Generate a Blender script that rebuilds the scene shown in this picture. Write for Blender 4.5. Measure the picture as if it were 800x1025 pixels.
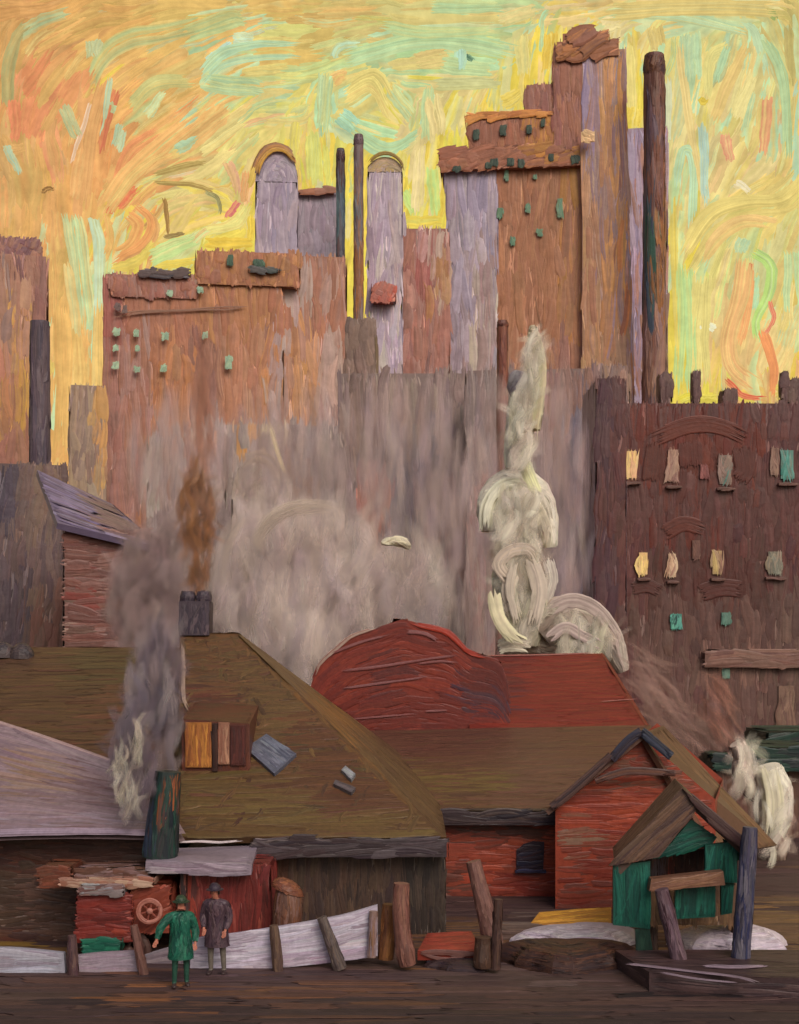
import bpy, math, random
import numpy as np
random.seed(7)
rng = np.random.default_rng(11)
C = bpy.context.scene
for o in list(bpy.data.objects):
    bpy.data.objects.remove(o)
R = math.radians

# ------------------------------------------------------------------ camera
F, HOR, CAMZ = 1407.0, 640.0, 6.0           # focal length in pixels, horizon row, eye height
W0, H0 = 800.0, 1025.0
cam = bpy.data.objects.new('camera', bpy.data.cameras.new('camera'))
C.collection.objects.link(cam)
cam.location = (0, 0, CAMZ)
cam.rotation_euler = (R(90), 0, 0)
cam.data.sensor_fit = 'VERTICAL'
cam.data.sensor_height = 24.0
cam.data.lens = F / H0 * 24.0
cam.data.shift_y = (HOR - H0 / 2) / H0
cam.data.clip_start, cam.data.clip_end = 0.1, 6000
C.camera = cam

# ------------------------------------------------------------------ light
EXPO = 0.02
SUN_EL, SUN_AZ = 38.0, 156.0                # azimuth clockwise from the view direction (+y)
C.view_settings.view_transform = 'Standard'
C.view_settings.look = 'None'
C.view_settings.exposure = EXPO
C.view_settings.gamma = 1.0
C.view_settings.use_curve_mapping = False
w = bpy.data.worlds.new("World"); C.world = w; w.use_nodes = True
nt = w.node_tree
sky_n = nt.nodes.new('ShaderNodeTexSky'); sky_n.sky_type = 'NISHITA'; sky_n.sun_disc = False
sky_n.sun_elevation = R(SUN_EL); sky_n.sun_rotation = R(SUN_AZ)
sky_n.dust_density = 5.0; sky_n.ozone_density = 0.6
bg = nt.nodes['Background']; bg.inputs[1].default_value = 0.10
nt.links.new(sky_n.outputs[0], bg.inputs[0])
sl = bpy.data.lights.new('sun', 'SUN'); sl.energy = 1.2; sl.angle = R(35); sl.color = (1.0, 0.97, 0.94)
sun = bpy.data.objects.new('sun', sl); C.collection.objects.link(sun)
sun.rotation_euler = (R(90 - SUN_EL), 0, R(180 - SUN_AZ))
C.cycles.use_denoising = True
C.cycles.max_bounces = 6
C.cycles.transparent_max_bounces = 128

# ------------------------------------------------------------------ colour and projection
def lin(c):
    c = np.asarray(c, float) / 255.0
    return np.where(c <= 0.04045, c / 12.92, ((c + 0.055) / 1.055) ** 2.4)
def dull(c, f=0.08):
    c = np.asarray(c, float); l = (c * np.array([.3, .58, .12])).sum(-1, keepdims=True)
    return c * (1 - f) + l * f
def P(px, py, Y):
    return np.array([(px - 400.0) / F * Y, Y, CAMZ + (HOR - py) / F * Y])
def GY(py):
    return CAMZ * F / (py - HOR)
def proj(p):
    Y = np.maximum(p[..., 1], 1.0)
    return 400 + p[..., 0] / Y * F, HOR - (p[..., 2] - CAMZ) / Y * F
def on_plane(px, py, a, n):
    """where the line of sight through a pixel meets a roof plane"""
    d = P(px, py, 1.0) - np.array([0, 0, CAMZ]); o = np.array([0, 0, CAMZ])
    return o + d * (np.dot(np.asarray(a) - o, n) / np.dot(d, n))

# ------------------------------------------------------------------ materials
def paint_mat(name, scale, rough=0.45, alpha=False, emit=None, spec=0.28, bump=0.1, trans=0.25):
    m = bpy.data.materials.new(name); m.use_nodes = True
    t = m.node_tree; b = t.nodes['Principled BSDF']
    at = t.nodes.new('ShaderNodeAttribute'); at.attribute_name = 'Col'
    tc = t.nodes.new('ShaderNodeTexCoord')
    n1 = t.nodes.new('ShaderNodeTexNoise'); n1.inputs['Scale'].default_value = scale; n1.inputs['Detail'].default_value = 5
    n1.inputs['Roughness'].default_value = 0.65
    t.links.new(tc.outputs['Object'], n1.inputs['Vector'])
    mr = t.nodes.new('ShaderNodeMapRange'); mr.inputs[1].default_value = 0.3; mr.inputs[2].default_value = 0.7
    mr.inputs[3].default_value = 0.84; mr.inputs[4].default_value = 1.14
    t.links.new(n1.outputs[0], mr.inputs[0])
    mx = t.nodes.new('ShaderNodeVectorMath'); mx.operation = 'SCALE'
    t.links.new(at.outputs['Color'], mx.inputs[0]); t.links.new(mr.outputs[0], mx.inputs['Scale'])
    if emit is not None:
        e = t.nodes.new('ShaderNodeEmission'); e.inputs[1].default_value = emit
        t.links.new(mx.outputs[0], e.inputs[0])
        df = t.nodes.new('ShaderNodeBsdfDiffuse'); dm = t.nodes.new('ShaderNodeVectorMath'); dm.operation = 'SCALE'; dm.inputs['Scale'].default_value = 0.2
        t.links.new(mx.outputs[0], dm.inputs[0]); t.links.new(dm.outputs[0], df.inputs[0])
        ad = t.nodes.new('ShaderNodeAddShader'); t.links.new(e.outputs[0], ad.inputs[0]); t.links.new(df.outputs[0], ad.inputs[1])
        t.links.new(ad.outputs[0], t.nodes['Material Output'].inputs[0])
        return m
    t.links.new(mx.outputs[0], b.inputs['Base Color'])
    b.inputs['Roughness'].default_value = rough
    b.inputs['Specular IOR Level'].default_value = spec
    if bump:
        bp = t.nodes.new('ShaderNodeBump'); bp.inputs['Strength'].default_value = bump
        bp.inputs['Distance'].default_value = 0.6 / scale
        t.links.new(n1.outputs[0], bp.inputs['Height']); t.links.new(bp.outputs[0], b.inputs['Normal'])
    if alpha:
        aa = t.nodes.new('ShaderNodeAttribute'); aa.attribute_name = 'Alpha'
        d1 = t.nodes.new('ShaderNodeBsdfDiffuse'); d2 = t.nodes.new('ShaderNodeBsdfTranslucent'); tr = t.nodes.new('ShaderNodeBsdfTransparent')
        m1 = t.nodes.new('ShaderNodeMixShader'); m1.inputs[0].default_value = trans; m2 = t.nodes.new('ShaderNodeMixShader')
        for q in (d1, d2): t.links.new(mx.outputs[0], q.inputs[0])
        t.links.new(d1.outputs[0], m1.inputs[1]); t.links.new(d2.outputs[0], m1.inputs[2])
        t.links.new(aa.outputs['Fac'], m2.inputs[0]); t.links.new(tr.outputs[0], m2.inputs[1]); t.links.new(m1.outputs[0], m2.inputs[2])
        t.links.new(m2.outputs[0], t.nodes['Material Output'].inputs[0])
    return m
NEAR = paint_mat('painted_timber_and_brick', 9.0)
YARD = paint_mat('muddy_yard', 4.0, rough=0.7)
MID = paint_mat('sooty_masonry', 2.2)
FAR = paint_mat('tower_masonry', 0.55)
SKYM = paint_mat('evening_sky', 0.05, emit=1.0 / 2 ** EXPO, bump=0)
SMOKE = paint_mat('smoke', 1.2, rough=1.0, alpha=True, spec=0.0, bump=0)
STEAM = paint_mat('steam', 1.6, rough=0.9, alpha=True, spec=0.1, bump=0, trans=0.0)

# ------------------------------------------------------------------ mesh builder
HS = 0.30                                    # how thick the paint lies
class MB:
    def __init__(s):
        s.v, s.f, s.c, s.a, s.n = [], [], [], [], 0
    def add(s, v, f, c, a=None):
        v = np.asarray(v, float).reshape(-1, 3); k = len(v)
        c = np.broadcast_to(np.asarray(c, float), (k, 3))
        s.v.append(v); s.c.append(c); s.a.append(np.ones(k) if a is None else np.asarray(a, float).reshape(-1))
        s.f.append(np.asarray(f, int) + s.n); s.n += k
    def quad(s, q, c):
        s.add(np.asarray(q), [[0, 1, 2, 3]], c)
    def hexa(s, b, t, c):
        """solid from four bottom and four top corners, both counter-clockwise seen from above"""
        v = np.array(list(b) + list(t))
        s.add(v, [[3, 2, 1, 0], [4, 5, 6, 7], [0, 1, 5, 4], [1, 2, 6, 5], [2, 3, 7, 6], [3, 0, 4, 7]], c)
    def box(s, lo, hi, c):
        x0, y0, z0 = lo; x1, y1, z1 = hi
        s.hexa([(x0, y0, z0), (x1, y0, z0), (x1, y1, z0), (x0, y1, z0)], [(x0, y0, z1), (x1, y0, z1), (x1, y1, z1), (x0, y1, z1)], c)
    def grid(s, pts, c, wrap=False, a=None):
        pts = np.asarray(pts, float); n, m = pts.shape[:2]
        i, j = np.meshgrid(np.arange(n - 1), np.arange(m if wrap else m - 1), indexing='ij')
        j2 = (j + 1) % m
        f = np.stack([i * m + j, i * m + j2, (i + 1) * m + j2, (i + 1) * m + j], -1).reshape(-1, 4)
        s.add(pts.reshape(-1, 3), f, np.broadcast_to(np.asarray(c, float), pts.shape).reshape(-1, 3) , a)
    def tube(s, path, rad, c, k=12, flat=1.0):
        pts = tube_pts(path, rad, k, flat)
        s.grid(pts, c, wrap=True)
        for e, rev in ((0, False), (-1, True)):
            ring = pts[e]; v = np.vstack([ring, ring.mean(0)]); n = len(ring)
            f = [[j, (j + 1) % n, n, n] for j in range(n)]
            f = [(q[0], q[1], q[2]) if not rev else (q[1], q[0], q[2]) for q in f]
            s.add(v, [[q[0], q[1], q[2], q[2]] for q in f], c)
    def strokes(s, path, nrm, wid, col, col2, h=0.13, NC=7, lift=0.0, alpha=None, rag=0.16, var=0.09):
        """thick bristle-marked dabs of paint: path (N,R,3), nrm (N,R,3), wid (N), colours (N,3)"""
        N, Rr, _ = path.shape
        if N == 0: return
        t0 = rng.random((N, NC)) * rag; t1 = 1 - rng.random((N, NC)) * rag * 1.4
        r = np.linspace(0, 1, Rr)
        tt = (t0[:, None, :] + (t1 - t0)[:, None, :] * r[None, :, None]) * (Rr - 1)      # N,R,C
        i0 = np.clip(np.floor(tt).astype(int), 0, Rr - 2); fr = (tt - i0)[..., None]
        n_ = np.arange(N)[:, None, None]
        base = path[n_, i0] * (1 - fr) + path[n_, i0 + 1] * fr
        nn = nrm[n_, i0]
        tan = path[n_, i0 + 1] - path[n_, i0]
        side = np.cross(nn, tan); side /= np.maximum(np.linalg.norm(side, axis=-1, keepdims=True), 1e-9)
        cpos = np.linspace(-1, 1, NC)
        prof = 0.82 + 0.22 * np.sin(np.pi * np.clip(r * 1.1 + 0.1, 0, 1)) + 0.06 * rng.standard_normal((N, Rr))
        off = cpos[None, None, :] * 0.5 * wid[:, None, None] * prof[:, :, None]
        ridge = rng.random((N, 1, NC)) * 0.75 + 0.18 * rng.random((N, Rr, NC))
        dome = np.sqrt(np.clip(1 - cpos ** 2 * 0.96, 0, 1))[None, None, :]
        endf = np.minimum(1, np.minimum(r, 1 - r) * 7 + 0.35)[None, :, None]
        hh = (dome * 0.55 + ridge * dome) * endf * h * HS * wid[:, None, None]
        hh[:, :, 0] -= 0.03 * wid[:, None]; hh[:, :, -1] -= 0.03 * wid[:, None]
        lf = np.broadcast_to(np.asarray(lift, float), (N,))[:, None, None]
        v = base + side * off[..., None] + nn * (hh + lf)[..., None]
        mixc = np.clip(rng.beta(0.55, 1.2, (N, 1, NC)) + 0.15 * rng.standard_normal((N, Rr, NC)), 0, 1)[..., None]
        cc = col[:, None, None, :] * (1 - mixc) + col2[:, None, None, :] * mixc
        cc = cc * np.clip(1 + var * rng.standard_normal((N, 1, NC, 1)) + 0.035 * rng.standard_normal((N, Rr, NC, 1)), 0.55, 1.5)
        aa = None
        if alpha is not None:
            al = np.broadcast_to(np.asarray(alpha, float), (N,))[:, None, None]
            aa = al * np.clip(1 - cpos ** 2, 0, 1)[None, None, :] ** 0.8 * np.sin(np.pi * np.clip(r, 0.0, 1.0))[None, :, None] ** 0.6 * (0.65 + 0.35 * rng.random((N, 1, NC)))
        i, j = np.meshgrid(np.arange(Rr - 1), np.arange(NC - 1), indexing='ij')
        q = np.stack([i * NC + j, (i + 1) * NC + j, (i + 1) * NC + j + 1, i * NC + j + 1], -1).reshape(-1, 4)[:, ::-1]
        f = (q[None] + (np.arange(N) * Rr * NC)[:, None, None]).reshape(-1, 4)
        s.add(v.reshape(-1, 3), f, cc.reshape(-1, 3), aa.reshape(-1) if aa is not None else None)
    def build(s, name, mat, parent=None, origin=None):
        v = np.concatenate(s.v); f = np.concatenate(s.f); c = np.concatenate(s.c); a = np.concatenate(s.a)
        if parent is not None:
            rt = parent
            while rt.parent is not None: rt = rt.parent
            org = np.array(rt.location)
        else:
            org = np.zeros(3) if origin is None else np.asarray(origin, float)
        me = bpy.data.meshes.new(name)
        tri = f[:, 2] == f[:, 3]
        faces = f[~tri].tolist() + f[tri][:, :3].tolist()
        me.from_pydata((v - org).tolist(), [], faces)
        at = me.attributes.new('Col', 'FLOAT_COLOR', 'POINT')
        at.data.foreach_set('color', np.concatenate([np.clip(c, 0, 1), np.ones((len(c), 1))], 1).astype(np.float32).ravel())
        if a.min() < 1 or mat in (SMOKE, STEAM):
            aa = me.attributes.new('Alpha', 'FLOAT', 'POINT'); aa.data.foreach_set('value', a.astype(np.float32))
        me.materials.append(mat); me.update()
        o = bpy.data.objects.new(name, me); C.collection.objects.link(o)
        if parent is not None: o.parent = parent
        else: o.location = org
        return o

def tube_pts(path, rad, k=12, flat=1.0):
    path = np.asarray(path, float); n = len(path)
    rad = np.broadcast_to(np.asarray(rad, float), (n,))
    tan = np.gradient(path, axis=0); tan /= np.linalg.norm(tan, axis=1, keepdims=True)
    ref = np.array([0.0, 1.0, 0.0]) if abs(tan[:, 1]).max() < 0.9 else np.array([1.0, 0, 0])
    a = np.cross(tan, ref); a /= np.linalg.norm(a, axis=1, keepdims=True); b = np.cross(tan, a)
    th = np.linspace(0, 2 * np.pi, k, endpoint=False)
    return path[:, None] + rad[:, None, None] * (np.cos(th)[None, :, None] * a[:, None] + flat * np.sin(th)[None, :, None] * b[:, None])

def smooth_path(pts, n):
    pts = np.asarray(pts, float)
    if len(pts) == 2: t = np.linspace(0, 1, n)[:, None]; return pts[0] * (1 - t) + pts[1] * t
    p = np.vstack([2 * pts[0] - pts[1], pts, 2 * pts[-1] - pts[-2]]); out = []
    for u in np.linspace(0, len(pts) - 1 - 1e-6, n):
        i = int(u); f = u - i; a, b, c, d = p[i:i + 4]
        out.append(0.5 * (2 * b + (c - a) * f + (2 * a - 5 * b + 4 * c - d) * f ** 2 + (3 * b - a - 3 * c + d) * f ** 3))
    return np.array(out)

# surfaces: functions of (s, t) in 0..1
def bil(q):
    q = [np.asarray(x, float) for x in q]
    def f(s, t):
        s = s[..., None]; t = t[..., None]
        return q[0] * (1 - s) * (1 - t) + q[1] * s * (1 - t) + q[2] * s * t + q[3] * (1 - s) * t
    f.L = (np.linalg.norm((q[1] - q[0]) + (q[2] - q[3])) / 2, np.linalg.norm((q[3] - q[0]) + (q[2] - q[1])) / 2)
    return f
def gridsurf(pts):
    """surface through a grid of points (n along t, m along s)"""
    pts = np.asarray(pts, float); n, m = pts.shape[:2]
    def f(s, t):
        x = np.clip(s, 0, 1) * (m - 1); y = np.clip(t, 0, 1) * (n - 1)
        i = np.clip(x.astype(int), 0, m - 2); j = np.clip(y.astype(int), 0, n - 2); u = (x - i)[..., None]; v = (y - j)[..., None]
        return pts[j, i] * (1 - u) * (1 - v) + pts[j, i + 1] * u * (1 - v) + pts[j + 1, i + 1] * u * v + pts[j + 1, i] * (1 - u) * v
    f.L = (np.linalg.norm(np.diff(pts, axis=1), axis=2).sum(1).mean(), np.linalg.norm(np.diff(pts, axis=0), axis=2).sum(0).mean())
    return f

DK = 1.0
def palette(*cols, patches=(), jit=6.0, jit2=12.0, val=0.07, grey=0.0, dk=1.0):
    """colour chooser: base colours at random, then patches (x0, y0, x1, y1, colour...) measured on the facade"""
    base = dull(np.array([lin(c) for c in cols]), grey) * dk * DK
    pt = [(p[:4], dull(np.array([lin(c) for c in p[4:]]), grey) * dk * DK) for p in patches]
    def look(px, py):
        n = len(px); out = base[rng.integers(0, len(base), n)]
        for (x0, y0, x1, y1), cs in pt:
            k = (px > x0) & (px < x1) & (py > y0) & (py < y1)
            if k.any(): out[k] = cs[rng.integers(0, len(cs), k.sum())]
        return out
    def f(p):
        px, py = proj(p); n = len(px)
        a = look(px + rng.normal(0, jit * .5, n), py + rng.normal(0, jit, n))
        b = look(px + rng.normal(0, jit2 * .6, n), py + rng.normal(0, jit2, n))
        va = 1 + val * rng.standard_normal((n, 1)); hue = 1 + 0.03 * rng.standard_normal((n, 3))
        return np.clip(a * va * hue, 0.003, 0.95), np.clip(b * (1 + 1.6 * val * rng.standard_normal((n, 1))), 0.003, 0.95)
    f.mean = base.mean(0)
    return f

def paint(mb, surf, col, ang=90, w=0.1, L=1.0, layers=2.4, over=0.0, curve=0.04, angj=4, h=0.13, lift=None, NR=6, NC=7, var=0.065, rag=0.16, alpha=None, flip=False):
    Lu, Lv = surf.L
    n = max(3, int(layers * Lu * Lv / (w * L)))
    s0 = (np.arange(n) + rng.random(n)) / n; s0 = rng.permutation(s0); t0 = rng.random(n)
    a = np.radians(ang + angj * rng.standard_normal(n)); ll = L * rng.uniform(0.55, 1.3, n)
    if abs(math.sin(R(ang))) > 0.5: ll = np.minimum(ll, (Lv + 2 * over) / np.maximum(abs(np.sin(a)), .3) * 0.98)
    else: ll = np.minimum(ll, (Lu + 2 * over) / np.maximum(abs(np.cos(a)), .3) * 0.98)
    r = np.linspace(-0.5, 0.5, NR)
    bow = curve * rng.standard_normal(n)
    x = np.cos(a)[:, None] * r * ll[:, None] - np.sin(a)[:, None] * (bow * ll)[:, None] * (4 * r ** 2)
    y = np.sin(a)[:, None] * r * ll[:, None] + np.cos(a)[:, None] * (bow * ll)[:, None] * (4 * r ** 2)
    ww = w * rng.uniform(0.6, 1.35, n)
    S = s0[:, None] + x / Lu; T = t0[:, None] + y / Lv
    vert = abs(math.sin(R(ang))) > 0.5
    ov = over * rng.uniform(-0.7, 1.15, n)
    os_, ot = ((ov - 0.4 * w) / Lu, ov / Lv) if vert else (ov / Lu, (ov - 0.4 * w) / Lv)
    S += np.maximum(0, -os_ - S.min(1))[:, None]; S -= np.maximum(0, S.max(1) - 1 - os_)[:, None]
    T += np.maximum(0, -ot - T.min(1))[:, None]; T -= np.maximum(0, T.max(1) - 1 - ot)[:, None]
    p = surf(S, T); e = 1e-3
    du = surf(np.clip(S, 0, 1) * (1 - e) + e, np.clip(T, 0, 1)) - surf(np.clip(S, 0, 1) * (1 - e), np.clip(T, 0, 1))
    dv = surf(np.clip(S, 0, 1), np.clip(T, 0, 1) * (1 - e) + e) - surf(np.clip(S, 0, 1), np.clip(T, 0, 1) * (1 - e))
    nm = np.cross(du, dv); nm /= np.maximum(np.linalg.norm(nm, axis=-1, keepdims=True), 1e-12)
    if flip: nm = -nm
    c1, c2 = col(p[:, NR // 2])
    lf = (0.01 + 0.05 * rng.random(n)) * w if lift is None else lift
    mb.strokes(p, nm, ww, c1, c2, h=h, lift=lf, NC=NC, var=var, rag=rag, alpha=alpha)

def empty(name, loc):
    o = bpy.data.objects.new(name, None); C.collection.objects.link(o)
    o.location = tuple(float(x) for x in loc); o.empty_display_size = 0.2
    return o
def tag(o, label=None, cat=None, group=None, kind=None):
    if label: o['label'] = label
    if cat: o['category'] = cat
    if group: o['group'] = group
    if kind: o['kind'] = kind
    return o

def tint(col, f, toward_white):
    """lighter marks painted in as bristle highlights, or darker streaks of the same paint"""
    def g(p):
        a, b = col(p); m = f * rng.uniform(.9, 1.15, (len(a), 1))
        mixw = lambda q: np.clip(q * m + toward_white * np.array([.5, .46, .42]) * rng.random((len(a), 1)), .003, .9)
        return mixw(a), mixw(b)
    g.mean = col.mean
    return g
def block(name, rect, Y, depth, col, mat, parent, w=6, L=55, layers=2.6, ang=90, bottom=None, over=3.0, side=None, h=0.12, curve=0.02, top=True, origin=None, flare=0):
    """a squared mass: front face on the measured rectangle, painted on front, flanks and top"""
    x0, y0, x1, y1 = rect; k = Y / F
    a, b = P(x0, y0, Y), P(x1, y1, Y)
    z1 = a[2]; z0 = b[2] if bottom is None else bottom
    X0, X1 = a[0], b[0]; Y2 = Y + depth
    i_ = min(1.8, .2 * (x1 - x0)) * k
    mb = MB(); mb.box((X0 + i_, Y, z0), (X1 - i_, Y2 - .1 * k, z1 - i_), col.mean * 0.9)
    XF = X1 + flare * k
    if flare: mb = MB(); mb.hexa([(X0, Y, z0), (XF, Y, z0), (XF, Y2, z0), (X0, Y2, z0)], [(X0, Y, z1), (X1, Y, z1), (X1, Y2, z1), (X0, Y2, z1)], col.mean * .9)
    fr = bil([(X0, Y, z0), (XF, Y, z0), (X1, Y, z1), (X0, Y, z1)])
    paint(mb, fr, col, ang, w * 1.9 * k, L * .75 * k, layers * .7, over * k, curve * 2, 6, h=h * .8)
    paint(mb, fr, col, ang, w * k, L * k, layers, over * k, curve, h=h)
    paint(mb, fr, tint(col, 1.34, .16), ang, w * .45 * k, L * .55 * k, layers * .3, over * k, curve * 2, 6, h=h * 1.6, NC=5)  # thin pale strokes paint highlights onto the bristle ridges
    paint(mb, fr, tint(col, .72, .0), ang, w * .45 * k, L * .6 * k, layers * .12, over * .5 * k, curve * 2, 6, h=h * 1.2, NC=5)
    sc = side or col
    for q in ([(X0, Y2, z0), (X0, Y, z0), (X0, Y, z1), (X0, Y2, z1)], [(XF, Y, z0), (XF, Y2, z0), (X1, Y2, z1), (X1, Y, z1)]):
        paint(mb, bil(q), sc, ang, w * 1.4 * k, L * k, layers * .8, over * k * .5, curve, h=h)
    if top and z1 < CAMZ + 1:
        paint(mb, bil([(X0, Y, z1), (X1, Y, z1), (X1, Y2, z1), (X0, Y2, z1)]), col, 0, w * 1.6 * k, L * k, 1.4, over * k * .3, curve, h=h)
    return mb.build(name, mat, parent, origin)

def dab(name, px, py, wpx, hpx, Y, cols, mat, parent, n=4, ang=90, h=0.2, sub=None):
    """a window: a shallow pane with a few thick dabs of paint over it"""
    k = Y / F; c = P(px, py, Y)
    mb = MB(); cl = palette(*cols, val=0.09)
    mb.box((c[0] - wpx * k * .42, Y - .3 * k, c[2] - hpx * k * .42), (c[0] + wpx * k * .42, Y + 1.5 * k, c[2] + hpx * k * .42), cl.mean)
    fr = bil([c + np.array([-wpx * k / 2, -.35 * k, -hpx * k / 2]), c + np.array([wpx * k / 2, -.35 * k, -hpx * k / 2]),
              c + np.array([wpx * k / 2, -.35 * k, hpx * k / 2]), c + np.array([-wpx * k / 2, -.35 * k, hpx * k / 2])])
    paint(mb, fr, cl, ang, max(2.2, wpx / 2.6) * k, hpx * .9 * k, 3.6, 1.2 * k, 0.1, angj=11, h=h * .6, rag=.3)
    return mb.build(name, mat, parent)

def slab(mb, q, th, col, w, L, ang, layers=2.6, over=0.0, curve=0.03, h=0.12, angj=4):
    """a roof sheet: quad (counter-clockwise from outside) with thickness, painted on its upper side and its edges"""
    q = [np.asarray(x, float) for x in q]
    n = np.cross(q[1] - q[0], q[3] - q[0]); n /= np.linalg.norm(n)
    lo = [x - n * th for x in q]
    mb.add(np.array(q + lo), [[0, 1, 2, 3], [7, 6, 5, 4], [1, 0, 4, 5], [2, 1, 5, 6], [3, 2, 6, 7], [0, 3, 7, 4]], col.mean * 0.9)
    paint(mb, bil(q), col, ang, w, L, layers, over, curve, angj, h=h)

# ================================================================== SKY
RS = 1500.0
def skyp(px, py):
    d = np.stack([(px - 400) / F, np.ones_like(px), (HOR - py) / F], -1)
    return d / np.linalg.norm(d, axis=-1, keepdims=True)
# direction of the brushwork and local colour of the clouds: px, py, angle, colours
ANC = [
 (20, 10, 5, (208, 152, 82)), (110, 8, 5, (215, 165, 85)), (200, 8, 0, (216, 176, 92)), (300, 8, 0, (214, 178, 92)), (400, 8, -3, (208, 182, 100)),
 (500, 12, 0, (185, 200, 135)), (560, 10, 5, (225, 195, 120)), (640, 8, 0, (225, 192, 105)), (740, 8, 0, (220, 190, 105)), (796, 60, 90, (205, 180, 100)),
 (10, 60, 75, (196, 150, 80)), (40, 55, 50, (218, 160, 88)), (70, 40, 30, (222, 165, 88)), (30, 110, 80, (220, 140, 85)), (55, 110, 60, (218, 148, 86)),
 (110, 50, 25, (224, 172, 92)), (150, 55, 30, (226, 176, 92)), (200, 40, 25, (215, 185, 105)), (85, 75, 55, (220, 168, 88)), (140, 90, 40, (226, 178, 92)),
 (10, 170, 110, (208, 160, 92)), (25, 200, 80, (212, 158, 84)), (50, 160, 100, (222, 162, 92)), (45, 215, 90, (218, 158, 86)), (75, 190, 90, (224, 165, 90)),
 (100, 150, 80, (222, 150, 82)), (150, 140, 35, (228, 172, 92)), (190, 125, 35, (230, 178, 95)), (130, 180, 45, (228, 172, 90)), (115, 235, 70, (228, 178, 92)),
 (130, 225, 60, (226, 150, 80)), (180, 190, 10, (222, 190, 105)), (175, 215, 60, (222, 190, 110)), (160, 250, 30, (205, 205, 130)), (200, 225, 20, (214, 205, 125)),
 (230, 60, 30, (180, 203, 150)), (250, 85, 5, (186, 200, 130)), (280, 65, 0, (215, 200, 110)), (240, 110, 45, (226, 192, 105)), (280, 105, 0, (226, 196, 105)),
 (210, 150, 40, (222, 195, 115)), (240, 150, 50, (218, 196, 112)), (240, 190, 80, (230, 180, 115)), (215, 195, -20, (214, 190, 105)), (225, 235, 5, (226, 195, 70)),
 (320, 110, 90, (198, 200, 125)), (300, 150, 85, (214, 200, 105)), (320, 160, 88, (214, 204, 90)), (350, 60, 20, (205, 195, 115)), (360, 100, 40, (222, 198, 105)),
 (350, 120, -30, (172, 204, 150)), (390, 95, -60, (226, 202, 110)), (380, 140, -10, (180, 203, 145)), (400, 60, 5, (180, 202, 138)), (440, 55, 0, (216, 192, 112)),
 (480, 50, -5, (176, 204, 145)), (430, 85, 0, (210, 196, 120)), (480, 80, 0, (205, 196, 118)), (430, 120, 75, (222, 200, 125)), (460, 110, 75, (224, 202, 125)),
 (490, 95, 80, (226, 205, 130)), (525, 60, 85, (222, 200, 115)), (540, 40, 85, (224, 196, 110)), (420, 180, 88, (226, 204, 125)), (415, 210, 70, (200, 208, 105)),
 (375, 150, 40, (214, 195, 80)), (620, 20, 10, (224, 205, 140)), (640, 80, 88, (226, 204, 115)), (630, 40, 88, (200, 205, 135)), (680, 20, 10, (190, 207, 150)),
 (690, 60, 85, (184, 205, 150)), (720, 80, 70, (226, 200, 112)), (750, 90, 75, (226, 208, 130)), (780, 60, -60, (200, 200, 125)), (780, 130, 85, (220, 192, 105)),
 (740, 150, 65, (228, 190, 120)), (690, 150, 82, (220, 198, 125)), (680, 200, 88, (196, 208, 140)), (720, 195, 60, (228, 205, 125)), (760, 210, 10, (226, 200, 108)),
 (790, 200, 60, (218, 192, 100)), (700, 260, 60, (226, 202, 112)), (690, 320, 88, (206, 210, 125)), (720, 290, 85, (228, 203, 120)), (770, 250, 80, (215, 200, 125)),
 (790, 280, 88, (200, 203, 130)), (785, 350, 70, (226, 196, 115)), (730, 350, 80, (230, 188, 112)), (750, 390, -20, (230, 175, 100)), (700, 380, 85, (226, 204, 90)),
 (60, 300, 88, (224, 176, 92)), (85, 280, 85, (196, 205, 140)), (65, 380, 88, (224, 172, 88)), (95, 350, 88, (222, 182, 100)), (80, 440, 88, (222, 165, 88)),
 (-80, 100, 60, (205, 145, 80)), (-80, 300, 85, (214, 156, 82)), (880, 100, 80, (215, 190, 105)), (880, 300, 80, (222, 192, 108)), (400, -80, 0, (208, 180, 100)),
]
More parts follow.
